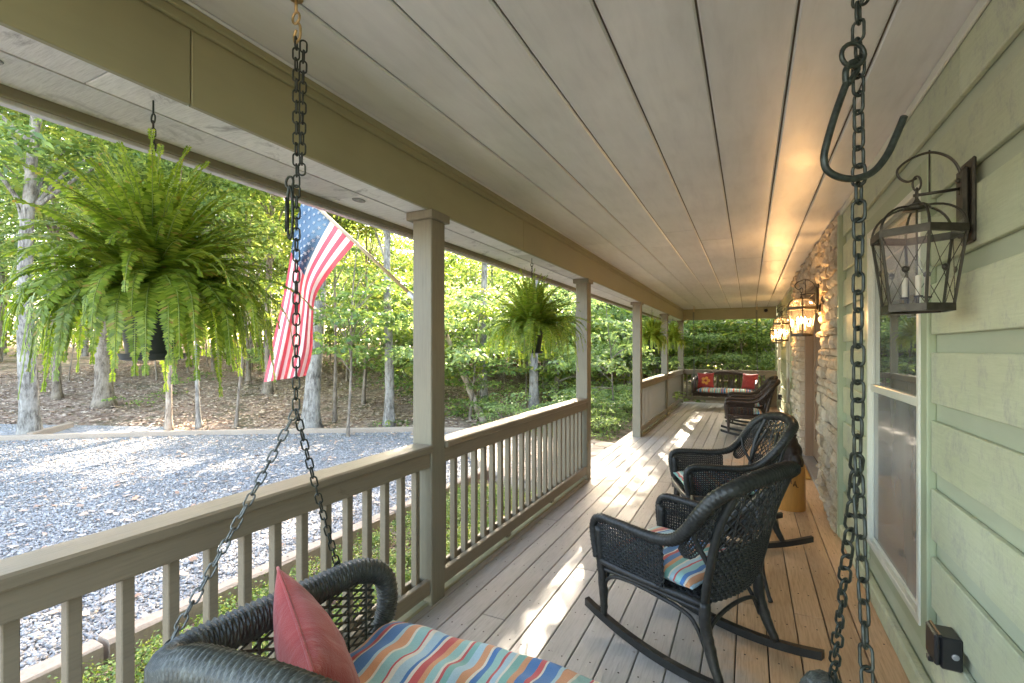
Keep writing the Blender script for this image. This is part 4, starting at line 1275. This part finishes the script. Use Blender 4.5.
def mark(p0, pts):
    q = []
    for (a, z) in pts:
        ang = p0+a/.14; q.append(Vector((.1395*math.cos(ang), .1395*math.sin(ang), z)))
    mb.tube(q, .0035, 5)
b0 = R(-82)
mark(b0, [(-.045, .262), (-.040, .31), (-.026, .275), (-.014, .312), (-.008, .262)])
mark(b0, [(.006, .240), (.022, .292), (.034, .235)]); mark(b0, [(.008, .256), (.036, .254)]); mark(b0, [(.038, .236), (.052, .233)])
mb.build('burnt_lettering', M['ink'], t)

# ===================================================================== FLAG
A0 = Vector((-1.83, 2.40, 1.815)); TIP = Vector((-2.86, 2.40, 2.645)); pd = (TIP-A0).normalized()
t = empty('flag_pole', A0, 0, 'wooden flag pole slanting up and out from the nearest post', 'flag pole')
mb = MB(); mb.tube([Vector((0, 0, 0)), TIP-A0], .0115, 12); mb.build('pole', M['pole'], t, True)
mb = MB(); mb.lathe([(.004, 0), (.017, .006), (.021, .02), (.015, .034), (.003, .04)], 14, M=Matrix.Translation(TIP-A0) @ pd.to_track_quat('Z', 'Y').to_matrix().to_4x4()); mb.build('knob', M['pole'], t, True)
mb = MB(); mb.box((-.002, -.03, -.06), (.008, .03, .06), ch=.003); mb.tube([Vector((0, 0, 0))-pd*.01, pd*.09], .016, 12); mb.build('bracket', M['drip'], t)
def lerp_curve(c, t):
    n = len(c)-1; f = min(max(t, 0), .99999)*n; i = int(f); u = f-i
    u = u
    p = [np.array(c[max(i-1, 0)], float), np.array(c[i], float), np.array(c[i+1], float), np.array(c[min(i+2, n)], float)]
    return .5*((2*p[1])+(p[2]-p[0])*u+(2*p[0]-5*p[1]+4*p[2]-p[3])*u*u+(3*p[1]-p[0]-3*p[2]+p[3])*u**3)
TE = [(304, 195), (296, 222), (291, 252), (284, 292), (273, 340), (264, 382)]
BE = [(357, 241), (334, 268), (316, 296), (313, 325), (312, 352), (306, 376)]
hs0 = Vector((-2.83, 2.40, 2.620)); hs1 = Vector((-2.345, 2.40, 2.228))
def flagpt(s, u, off=0.0):
    a = lerp_curve(TE, u); b = lerp_curve(BE, u); p = a*(1-s)+b*s
    d = 3.40*(1-s)+3.19*s
    amp = .085*min(1, u*2.2)
    d += amp*math.sin(s*13+u*1.5)+.03*math.sin(u*7+s*3)*min(1, u*3)
    q = P(p[0], p[1], d)
    if u < .25:
        h = hs0.lerp(hs1, s); k = (1-u/.25)**2; q = q*(1-k)+h*k
    return q
fl = empty('flag', hs0, 0, 'American flag with white stars and red stripes hanging from the slanted pole', 'flag')
mb = MB(); NU, NS = 60, 13*5
for i in range(NS+1):
    for j in range(NU+1):
        mb.v.append(V3(flagpt(i/NS, j/NU)-hs0))
for i in range(NS):
    for j in range(NU):
        st = i//5; s = i/NS; u = (j+.5)/NU
        mb.f.append([i*(NU+1)+j, i*(NU+1)+j+1, (i+1)*(NU+1)+j+1, (i+1)*(NU+1)+j])
        mb.m.append(2 if (st < 7 and u < .40) else (0 if st % 2 == 0 else 1))
for side in (1, -1):
    for row in range(9):
        for c in range(6 if row % 2 == 0 else 5):
            s = (7/13)*(row+1)/10; u = .40*((c+.5)/6+(0 if row % 2 == 0 else 1/12)*1.0)
            p = flagpt(s, u); e = 2e-3
            du = (flagpt(s, u+e)-flagpt(s, u-e)); ds = (flagpt(s+e, u)-flagpt(s-e, u)); n_ = du.cross(ds).normalized()
            du.normalize(); ds = n_.cross(du)
            c0 = p-hs0+n_*(.0035*side); ring = []
            for k in range(10):
                a = PI/2+k*PI/5; rr = .0165 if k % 2 == 0 else .0068
                ring.append(c0+du*(rr*math.cos(a))+ds*(rr*math.sin(a)))
            mb.add([c0]+ring, [(0, k+1, (k+1) % 10+1) for k in range(10)], 1)
mb.build('cloth', [M['flag_red'], M['flag_white'], M['flag_blue']], fl, True)

# ==================================================================== FERNS
def fern(seed, n_fronds, scale=1.0):
    r = random.Random(seed)
    t = empty('hanging_fern')
    # origin at the soffit hook; pot top .66 below
    pz = -.66
    mb = MB(); mb.tube([(0, 0, 0), (0, 0, -.045)], .003, 6); mb.tube([(.012*math.sin(a), 0, -.060+.016*math.cos(a)) for a in np.linspace(0, 2*PI, 13)[:-1]], .0028, 6, closed=True)
    chain_mb((0, 0, -.07), (0, 0, -.19), .026, .0022, .007, mb=mb)
    for k in range(3):
        a = k*2.094+.5; mb.tube([(0, 0, -.19), (.103*math.cos(a), .103*math.sin(a), pz-.005)], .0016, 5)
    mb.build('hanger', M['chain'], t)
    mb = MB(); mb.lathe([(.070, -.185), (.078, -.180), (.100, -.02), (.106, -.018), (.108, 0), (.100, .001), (.096, -.02), (.0, -.022)], 28, (0, 0, pz)); mb.lathe([(.085, -.20), (.095, -.195), (.10, -.178), (.07, -.178)], 28, (0, 0, pz))
    mb.build('pot', M['pot'], t, True, 40)
    mb = MB(); mb.lathe([(.094, -.019), (.05, -.012), (.001, -.008)], 16, (0, 0, pz)); mb.build('soil', M['soil'], t)
    V = []; stem = MB()
    for k in range(n_fronds):
        az = k*2.39996+r.uniform(-.3, .3)
        q = (k+.5)/n_fronds
        el = R(89-66*q**1.25+r.uniform(-9, 9))         # inner ones stand up, outer ones spread
        L = scale*r.uniform(.42, .60)*(1.0 if q > .3 else 1.08)*(1.16 if q > .62 else 1)*r.choice((.75, 1, 1, 1.1))
        droop = r.uniform(1.4, 3.0)*(.22+.85*q)+(2.0 if q > .6 else 0)*r.random()
        bx, by = .05*q*math.cos(az)*1.2, .05*q*math.sin(az)*1.2
        p = Vector((bx, by, pz)); n = 34
        d = Vector((math.cos(az)*math.cos(el), math.sin(az)*math.cos(el), math.sin(el)))
        tw = r.uniform(-.5, .5); curl = r.uniform(-.6, .6)
        pts = [p.copy()]; ds = L/n; elc = el; azc = az
        for i in range(n):
            elc -= droop*ds/L*(.4+1.2*i/n); elc = max(elc, -1.45); azc += curl*ds
            d = Vector((math.cos(azc)*math.cos(elc), math.sin(azc)*math.cos(elc), math.sin(elc)))
            p = p+d*ds; pts.append(p.copy())
        stem.tube(pts[::4]+[pts[-1]], .0014, 4, cap=False)
        side = Vector((-math.sin(az), math.cos(az), 0))
        for i in range(3, n):
            f = i/n; T = (pts[i+1]-pts[i-1]).normalized() if i < n else d
            up = side.cross(T).normalized(); 
            if up.z < 0 and abs(T.z) < .9: up = -up
            S_ = (side*math.cos(tw*f)+up*math.sin(tw*f)).normalized(); Nn = T.cross(S_)
            w = .060*scale*(math.sin(PI*min(1, f*1.06)**.62)**.8 if f < .94 else .25)*r.uniform(.85, 1.1)
            for h in (0, .5):
                c = pts[i].lerp(pts[min(i+1, n)], h)
                for sg in (-1, 1):
                    a = T*r.uniform(.1, .35)+S_*sg+Nn*r.uniform(-.22, .12)+Vector((0, 0, -.05)); a.normalize()
                    b = T*.0056
                    tip = c+a*w+Vector((0, 0, -.10*w))
                    V += [c-b*.6, c+a*w*.5-b, tip, c+a*w*.5+b*.9]
    stem.build('stems', M['fern_stem'], t)
    va = np.array([tuple(v) for v in V]); np_mesh('fronds', va, np.arange(len(va)).reshape(-1, 4), M['fern'], t)
    return t
f1 = fern(1, 380, .78); f1.location = (-1.77, .90, BZ-.001); f1.scale = (.93, .93, 1)
tag(f1, 'largest hanging fern, in the foreground left of the flag', 'fern', 'hanging ferns between the posts')
f2 = fern(5, 230, .88); f2.location = (-1.76, 3.97, BZ-.001)
tag(f2, 'hanging fern between the nearest post and the walkway opening', 'fern', 'hanging ferns between the posts')
f3 = copy_tree(f2); f3.location = (-1.75, 9.9, BZ-.001); f3.rotation_euler = (0, 0, 2.1); f3.scale = (.80, .80, .95)
tag(f3, 'left one of the two small far hanging ferns', 'fern', 'hanging ferns between the posts')
f4 = copy_tree(f2); f4.location = (-1.75, 12.85, BZ-.001); f4.rotation_euler = (0, 0, 4.0); f4.scale = (.78, .78, .93)
tag(f4, 'hanging fern closest to the far corner post', 'fern', 'hanging ferns between the posts')

# ==================================================================== TREES
def leaf_quads(rng, pos, L, out=None, tilt=.5, wid=.5):
    n = len(pos)
    a = rng.random(n)*2*PI
    d = np.stack([np.cos(a), np.sin(a), rng.normal(-.15, .3, n)], 1)
    if out is not None: d += out*.8
    d /= np.linalg.norm(d, axis=1)[:, None]
    nr = np.stack([rng.normal(0, tilt, n), rng.normal(0, tilt, n), np.ones(n)], 1)
    s = np.cross(nr, d); s /= np.linalg.norm(s, axis=1)[:, None]+1e-9
    up = np.cross(d, s)
    L = L*(.65+.7*rng.random(n))[:, None]; W = L*wid
    v = np.stack([pos, pos+d*L*.45+s*W*.5+up*L*.06, pos+d*L-up*L*.08, pos+d*L*.45-s*W*.5+up*L*.06], 1)
    return v.reshape(-1, 3)

def spray_points(rng, c, r, n, droop=.25, thick=.07):
    """flat leafy sprays around centres c (m,3) with radii r (m)"""
    m = len(c); k = np.repeat(np.arange(m), n)
    a = rng.random(m*n)*2*PI; q = np.sqrt(rng.random(m*n))
    # lobed outline so that gaps stay between twigs
    ph = rng.random(m)*6; q = q*(.72+.28*np.abs(np.sin(2.5*a+ph[k])))
    rr = q*r[k]
    p = c[k]+np.stack([rr*np.cos(a), rr*np.sin(a), -droop*rr*q+rng.normal(0, thick, m*n)*r[k]], 1)
    out = np.stack([np.cos(a), np.sin(a), -.3*q], 1)
    return p, out

def crown_mesh(name, seed, rx, rz, sprays, per, L, lo=-.8, mat='leaf_a', spr=(.35, .8), hollow=.35):
    rng = np.random.default_rng(seed)
    n = sprays
    d = rng.normal(0, 1, (n, 3)); d /= np.linalg.norm(d, axis=1)[:, None]
    rad = (hollow+(1-hollow)*rng.random(n)**.6)
    c = d*rad[:, None]*np.array([rx, rx, rz])
    # layered: pull heights to a few tiers
    tiers = rng.uniform(-rz, rz, 9); near = tiers[np.argmin(np.abs(c[:, 2:3]-tiers[None]), 1)]
    c[:, 2] = c[:, 2]*.45+near*.55
    c = c[c[:, 2] > lo*rz]
    r = rng.uniform(*spr, len(c))
    p, o = spray_points(rng, c, r, per)
    v = leaf_quads(rng, p, L, o, .85)
    me = bpy.data.meshes.new(name)
    ob = np_mesh(name, v, np.arange(len(v)).reshape(-1, 4), M[mat])
    me = ob.data; bpy.data.objects.remove(ob); return me, c

CR = {}
def crown(kind):
    if kind in CR: return CR[kind]
    spec = {
     'tall_a': (11, 2.6, 2.6, 150, 46, .17, -.9, 'leaf_a', (.4, .9)),
     'tall_b': (12, 2.4, 3.0, 150, 46, .17, -.9, 'leaf_b', (.4, .85)),
     'tall_c': (13, 2.8, 2.4, 150, 46, .17, -.9, 'leaf_c', (.4, .9)),
     'soft': (14, 2.5, 2.4, 70, 40, .14, -.95, 'leaf_c', (.4, .9)),
     'soft_b': (15, 2.5, 2.6, 64, 40, .15, -.95, 'leaf_b', (.4, .9)),
     'light': (16, 2.6, 1.6, 62, 34, .17, -.95, 'leaf_b', (.4, .9)),  # sparse crown for the added trees that dapple the sun
     'sap_a': (21, 1.35, 1.3, 46, 46, .125, -1, 'leaf_a', (.3, .55)),
     'sap_b': (22, 1.25, 1.5, 46, 46, .125, -1, 'leaf_b', (.3, .55)),
     'sap_c': (23, 1.5, 1.2, 50, 46, .125, -1, 'leaf_c', (.3, .6)),
     'bush_a': (31, .75, .45, 44, 50, .06, -.6, 'leaf_c', (.16, .3)),
     'bush_b': (32, .70, .50, 44, 50, .06, -.6, 'leaf_a', (.16, .3)),
    }[kind]
    CR[kind] = crown_mesh('crown', spec[0], spec[1], spec[2], spec[3], spec[4], spec[5], spec[6], spec[7], spec[8])
    return CR[kind]

def trunk_obj(base, top, r0, r1, mat, parent, seed=0, limbs=None, flare=1.7, bend=.15, seg=12):
    r = random.Random(seed); base = Vector(base); top = Vector(top); L = (top-base).length
    mb = MB(); n = 16
    ax = Vector((r.uniform(-1, 1), r.uniform(-1, 1), 0))*bend; pts = []; rad = []
    for i in range(n+1):
        t = (i/n)**1.4
        p = base.lerp(top, t)+ax*math.sin(PI*t)*.6+Vector((math.sin(t*9+seed), math.cos(t*7+seed), 0))*.02*L/6
        if i == 0: p.z -= .12
        pts.append(p); rad.append(r0*(1-t)+r1*t+r0*(flare-1)*math.exp(-t*L/.16))
    ph = [r.random()*6 for _ in range(3)]
    mb.tube(pts, rad, seg, mod=lambda s, a: 1+.05*math.sin(a*3+ph[0]+s)+.04*math.sin(5*a+ph[1]-s*2)+(.12*math.sin(5*a+ph[2]) if s < .3 else 0))
    if limbs is not None:
        cz, cs = limbs
        for c in cs:
            e = Vector((float(c[0]), float(c[1]), float(c[2])))+cz
            f = min(.97, max(.25, ((e.z-base.z)/L)*.8-r.uniform(0, .08)))
            i = min(n, int(round(f**(1/1.4)*n))); s = pts[i]
            mid = s.lerp(e, .5)+Vector((0, 0, .12*(e-s).length))
            mb.tube(spline([s, mid, e], 4), [rad[i]*.42*(1-q/9)+.006 for q in range(9)], 5, cap=False)
    return mb.build('trunk', mat, parent, True)

NT_ = [0]
def tree(name, x, y, lean, r0, kind, cz, bark, label, group=None, scale=1.0, rz=None, cat='tree', crown_at=None, nl=14):
    NT_[0] += 1; seed = NT_[0]*7; r = random.Random(seed)
    z = GH(x, y); t = empty(name, (x, y, z), 0, label, cat, group)
    me, cs = crown(kind); rzz = r.random()*6.28 if rz is None else rz
    base = Vector((0, 0, 0)); cc = Vector((lean[0], lean[1], cz))
    c = bpy.data.objects.new('crown', me); COL.objects.link(c); c.parent = t; c.location = cc if crown_at is None else Vector(crown_at)
    c.rotation_euler = (0, 0, rzz); c.scale = (scale, scale, scale*r.uniform(.9, 1.1))
    idx = r.sample(range(len(cs)), min(nl, len(cs)))
    rot = Matrix.Rotation(rzz, 3, 'Z')
    ends = [rot @ (Vector(V3(cs[i]))*scale) for i in idx]
    top = cc+Vector((lean[0]*.3, lean[1]*.3, 1.6*scale))
    trunk_obj(base, top, r0, r0*.25, M[bark], t, seed, (c.location, ends), seg=12 if r0 > .08 else 8)
    return t

def at(px, py_or_d, d=None):
    """ground spot seen at column px, d metres ahead"""
    p = P(px, 349.5, py_or_d); return p.x, p.y

# trunks one can tell apart, with their columns and distances measured off the photograph
near_trees = [
 (28, 9.9, (.7, -.1), .165, 'tall_a', 7.2, 'bark_grey', 'thick pale grey trunk at the far left, rooted just behind the gravel timber', 1.0),
 (103, 12.6, (-.3, .2), .20, 'tall_b', 7.8, 'bark_brown', 'flared brown trunk up the leafy slope below the big fern pot', 1.05),
 (169, 10.6, (.05, .1), .068, 'tall_a', 5.6, 'bark_tan', 'slim straight tan trunk at the gravel edge right of the fern pot', .7),
 (200, 10.9, (-.1, .1), .050, 'tall_c', 5.0, 'bark_grey', 'thin grey mottled trunk just right of the slim tan one', .6),
 (237, 10.9, (.15, .1), .034, 'sap_b', 3.9, 'bark_brown', 'thin dark sapling trunk left of the flag bottom', 1.1),
 (312, 10.9, (.30, .2), .185, 'tall_c', 7.0, 'bark_grey', 'thick leaning grey trunk directly behind the hanging flag', 1.0),
 (335, 11.6, (.05, .1), .045, 'tall_b', 5.4, 'bark_brown', 'thin brown trunk close to the right of the leaning thick trunk', .6),
 (363, 13.5, (.0, .1), .05, 'tall_c', 6.0, 'bark_brown', 'dark thin trunk between the leaning thick trunk and the straight pale one', .7),
 (388, 11.2, (.02, .1), .115, 'tall_a', 7.0, 'bark_grey', 'straight pale grey trunk left of the nearest porch post', .9),
 (267, 14.5, (.1, .1), .12, 'tall_b', 7.2, 'bark_brown', 'brown trunk rising behind the left side of the flag', .95),
 (483, 13.2, (.0, .1), .115, 'tall_b', 7.4, 'bark_grey', 'straight pale trunk just right of the nearest porch post', .9),
 (533, 12.6, (.02, .1), .13, 'tall_a', 7.0, 'bark_grey', 'pale trunk rising directly below and behind the second hanging fern', .8),
]
for (px, d, lean, r0, kind, cz, bark, lab, s) in near_trees:
    x, y = at(px, d)
    tree('forest_tree', x, y, lean, r0, kind, cz, bark, lab, 'tall trees behind the gravel drive', s)
# leaning dead stem right of the post
x, y = at(484, 11.9); t = empty('leaning_tree', (x, y, GH(x, y)), 0, 'bare tan stem leaning steeply left behind the second railing section', 'tree')
e = P(447, 335, 12.6)-Vector((x, y, GH(x, y))); trunk_obj((0, 0, 0), e, .085, .05, M['bark_tan'], t, 3, None, 1.2)

rt_ = random.Random(11)
# forest behind: tall trees, kept low enough over the sun's side that light reaches the deck
far_lab = 'leafy woodland tree standing among many others behind the gravel drive'
k = 0
spots = []
def clear(x, y, m):
    return all((x-a)**2+(y-b)**2 > m*m for a, b in spots)
tries = 0
while k < 46 and tries < 4000:
    tries += 1
    az = R(rt_.uniform(-76, 8)); d = rt_.uniform(18, 32)
    x, y = d*math.sin(az), d*math.cos(az)
    if x > -3.5 and y < 19: continue
    if not clear(x, y, 2.3): continue
    spots.append((x, y)); k += 1
    kind = rt_.choice(['tall_a', 'tall_b', 'tall_b', 'tall_c'])
    el = abs(math.degrees(az)+19.9)
    cz = rt_.uniform(4.2, 8.6) if el > 24 else rt_.uniform(2.8, 4.6)
    cz = min(cz, 2.0+d*.30) if el <= 24 else cz
    tree('woodland_tree', x, y, (rt_.uniform(-.4, .4), rt_.uniform(-.4, .4)), rt_.uniform(.05, .12), kind, cz, rt_.choice(['bark_grey', 'bark_brown', 'bark_brown']), far_lab, 'woodland trees behind the drive', rt_.uniform(.85, 1.15), nl=8)
# saplings of the understorey
spots = []; k = 0; tries = 0
while k < 70 and tries < 5000:
    tries += 1
    az = R(rt_.uniform(-74, 4)); d = rt_.uniform(11.0, 24)
    x, y = d*math.sin(az), d*math.cos(az)
    s = (x-LA[0])*LN[0]+(y-LA[1])*LN[1]
    dg = math.degrees(az)
    if dg < -42 and (s < 6.5): continue
    if s < 1.0 or (x > -3.2 and y < 17.5): continue
    if not clear(x, y, 1.25): continue
    spots.append((x, y)); k += 1
    kind = rt_.choice(['sap_a', 'sap_b', 'sap_c', 'sap_c'])
    cz = rt_.uniform(1.2, 3.2) if dg > -44 else rt_.uniform(1.5, 4.2)
    tree('understorey_sapling', x, y, (rt_.uniform(-.3, .3), rt_.uniform(-.3, .3)), rt_.uniform(.018, .035), kind, cz, 'bark_brown',
         'leafy understorey sapling on the wooded slope, one of many alike', 'understorey saplings on the slope', rt_.uniform(.85, 1.2), cat='sapling', nl=8)
# the leafy branches right of the flag: a sapling of its own near the border
x, y = at(345, 9.6)
tree('broad_leaved_sapling', x-.2, y+.3, (.1, .1), .03, 'sap_a', 2.75, 'bark_brown', 'bright green broad leaved sapling with layered branches right of the flag', None, .95, cat='sapling')
x, y = at(425, 11.0)
tree('broad_leaved_sapling', x, y+.2, (.1, .1), .03, 'sap_c', 2.3, 'bark_brown', 'layered green sapling hidden partly by the nearest porch post', None, 1.0, cat='sapling')
# big soft green trees past the walk and at the far end
for (x, y, kind, cz, s, lab) in (
   (-5.2, 13.4, 'soft', 1.6, .72, 'dense soft green tree with layered branches seen through the walkway opening'),
   (-6.4, 15.8, 'soft', 2.9, .95, 'dense tree behind the soft green one at the walkway opening'),
   (-3.9, 17.2, 'soft', 2.2, .8, 'green tree outside the far left corner of the porch'),
   (-3.2, 20.4, 'soft_b', 3.4, .95, 'yellow green tree left of centre behind the far swing'),
   (-.6, 19.8, 'soft', 2.6, .9, 'blue green tree directly behind the far swing'),
   (1.7, 19.2, 'soft_b', 2.2, .85, 'green tree behind the right end of the far railing'),
   (.6, 23.8, 'soft_b', 4.2, 1.1, 'tall yellow green tree far behind the end railing'),
   (3.4, 22.6, 'soft', 3.8, 1.1, 'green tree behind the far house corner'),
   (-2.0, 25.5, 'soft_b', 4.6, 1.15, 'tall green tree beyond the far corner post')):
    tree('leafy_tree', x, y, (rt_.uniform(-.2, .2), .1), .09, kind, cz, 'bark_grey', lab, None, s)

for (x, y, cz, s, lab) in ((-5.6, 18.6, 8.3, 1.0, 'added tree past the side railing, unseen sparse crown dappling the sun'), (-6.3, 15.2, 7.6, .9, 'added slender tree beyond the walkway opening, unseen crown dappling the sun'), (-6.9, 20.5, 10.2, 1.1, 'added tree farther back past the walkway, unseen crown dappling the sun')):
    tree('leafy_tree', x, y, (.1, .1), .075, 'light', cz, 'bark_grey', lab, None, s)  # high sparse crowns, out of view, added to dapple the sun on the deck
# shrubs along the walk
blabs = ['low spreading shrub beside the walkway, nearest the deck edge', 'low green shrub behind the nearest one at the walkway', 'rounded green shrub farther left along the walk', 'green shrub at the foot of the soft green tree',
         'low shrub against the deck past the walkway', 'green shrub below the third porch bay', 'rounded shrub left of the walk seen past the second post', 'shrub beside the far end of the side railing']
for i, (x, y, k, s) in enumerate([(-3.0, 9.2, 'bush_a', 1.0), (-3.6, 9.9, 'bush_b', 1.15), (-4.9, 10.2, 'bush_a', 1.2), (-3.9, 11.3, 'bush_a', 1.3), (-3.0, 10.6, 'bush_b', .95), (-3.25, 12.3, 'bush_a', 1.1), (-6.3, 10.6, 'bush_b', 1.2), (-3.3, 14.0, 'bush_a', 1.1)]):
    t = empty('green_shrub', (x, y, GH(x, y)), i*1.3, blabs[i], 'shrub', 'shrubs along the porch past the walkway')
    me, cs = crown(k); c = bpy.data.objects.new('foliage', me); COL.objects.link(c); c.parent = t; c.location = (0, 0, .30*s); c.scale = (s, s, s)
    mb = MB()
    for q in range(9): mb.tube(spline([(0, 0, -.02), tuple(np.array(cs[q*4])*s*.5+np.array([0, 0, .15])), tuple(np.array(cs[q*4])*s+np.array([0, 0, .3*s]))], 3), .007, 5)
    mb.build('stems', M['bark_brown'], t)

# low plants on the slope
rng = np.random.default_rng(21)
x = rng.uniform(-22, -3, 260); y = rng.uniform(6, 24, 260); s = (x-LA[0])*LN[0]+(y-LA[1])*LN[1]
dg = np.degrees(np.arctan2(x, y)); k = (s > .6) & (s < 14) & ((dg > -44) | (rng.random(260) < .22)); x, y = x[k], y[k]
c = np.stack([x, y, ground_h(x, y)+.22], 1); p, o_ = spray_points(rng, np.repeat(c, 3, 0)+rng.normal(0, .22, (len(c)*3, 3))*np.array([1, 1, .6]), rng.uniform(.2, .5, len(c)*3), 30)
v = leaf_quads(rng, p, .09, o_, .6); o = np_mesh('slope_undergrowth', v, np.arange(len(v)).reshape(-1, 4), M['leaf_a']); tag(o, 'low green undergrowth on the wooded slope', kind='stuff')

# ground cover in the planting bed
c = []
r = random.Random(31)
for _ in range(1500):
    x, y = r.uniform(-3.2, -1.98), r.uniform(.3, 5.4)
    dens = .5+.5*math.sin(y*2.1+1)*math.cos(x*3)
    lim = -2.35 if y < 2.6 else -2.0
    if x > -2.98-.12*math.sin(y*3) or True:
        if r.random() < .42+.6*dens: c.append((x, y, GZ+.06+.05*r.random()))
c = np.array(c); p, o_ = spray_points(rng, c, rng.uniform(.07, .14, len(c)), 80, .5, .30)
v = leaf_quads(rng, p, .021, o_, .8, .62); o = np_mesh('ground_cover_plants', v, np.arange(len(v)).reshape(-1, 4), M['sedum']); tag(o, 'yellow green ground cover growing in the bed beside the porch', kind='stuff')

# the wood beyond, one leafy mass
rng = np.random.default_rng(5)
n = 2600
az = np.radians(rng.uniform(-84, 20, n)); d = rng.uniform(31, 44, n); el = np.degrees(az)+19.9
zmax = np.where(np.abs(el) < 24, 6.0, 15.5); blend = np.clip((np.abs(el)-18)/12, 0, 1); zmax = 8+blend*8.5
z = -1+rng.random(n)**.85*(zmax+1)
c = np.stack([d*np.sin(az), d*np.cos(az), z], 1)
p, o_ = spray_points(rng, c, rng.uniform(.8, 1.7, n), 42, .3, .16)
v = leaf_quads(rng, p, .36, o_, .6); o = np_mesh('distant_wood', v, np.arange(len(v)).reshape(-1, 4), M['leaf_far']); tag(o, 'mass of distant woodland foliage closing off the view', kind='stuff')
mb = MB(); r = random.Random(77)
for i in range(70):
    a = R(r.uniform(-82, 14)); dd = r.uniform(26, 40); x, y = dd*math.sin(a), dd*math.cos(a); z = GH(x, y); rr = r.uniform(.08, .2)
    mb.tube([(x, y, z-.1), (x+r.uniform(-.3, .3), y, z+4), (x+r.uniform(-.7, .7), y+r.uniform(-.4, .4), z+(8.5 if abs(math.degrees(a)+19.9) > 22 else 6))], [rr, rr*.8, rr*.45], 7)
o = mb.build('distant_trunks', M['bark_grey']); tag(o, 'pale trunks of the distant wood', kind='stuff')

# ============================================================ CAMERA, LIGHT
cam = bpy.data.cameras.new('camera'); co = bpy.data.objects.new('camera', cam); COL.objects.link(co)
co.location = (0, 0, EYE); co.rotation_euler = (PI/2, 0, YAW)
cam.sensor_width = 36; cam.lens = 480/1024*36; cam.shift_y = 8/1024; cam.clip_end = 600; cam.clip_start = .05
sc.camera = co
SUN_AZ = math.atan2(-.34, .94); SUN_EL = R(33)
sv = Vector((math.cos(SUN_EL)*math.sin(SUN_AZ), math.cos(SUN_EL)*math.cos(SUN_AZ), math.sin(SUN_EL)))
ld = bpy.data.lights.new('sun', 'SUN'); ld.energy = 2.0; ld.angle = R(.55); ld.color = (1, .93, .82)
lo = bpy.data.objects.new('sun', ld); COL.objects.link(lo); lo.rotation_euler = sv.to_track_quat('Z', 'Y').to_euler(); lo.location = (0, 0, 30)
w = bpy.data.worlds.new('World'); sc.world = w; w.use_nodes = True
nt = w.node_tree; sky = nt.nodes.new('ShaderNodeTexSky'); sky.sky_type = 'NISHITA'; sky.sun_disc = False
sky.sun_elevation = SUN_EL; sky.sun_rotation = SUN_AZ; sky.air_density = 1.0; sky.dust_density = 2.5; sky.ozone_density = .6
nt.links.new(sky.outputs[0], nt.nodes['Background'].inputs[0]); nt.nodes['Background'].inputs[1].default_value = .15
sc.view_settings.view_transform = 'Standard'; sc.view_settings.look = 'None'; sc.view_settings.gamma = 1; sc.view_settings.exposure = 3.85
sc.view_settings.use_white_balance = True; sc.view_settings.white_balance_temperature = 7350; sc.view_settings.white_balance_tint = 12
sc.view_settings.use_curve_mapping = False
sc.render.engine = 'CYCLES'
sc.cycles.max_bounces = 12; sc.cycles.diffuse_bounces = 8; sc.cycles.transparent_max_bounces = 16; sc.cycles.use_denoising = True
sc.cycles.sample_clamp_indirect = 6; sc.cycles.caustics_reflective = False; sc.cycles.caustics_refractive = False
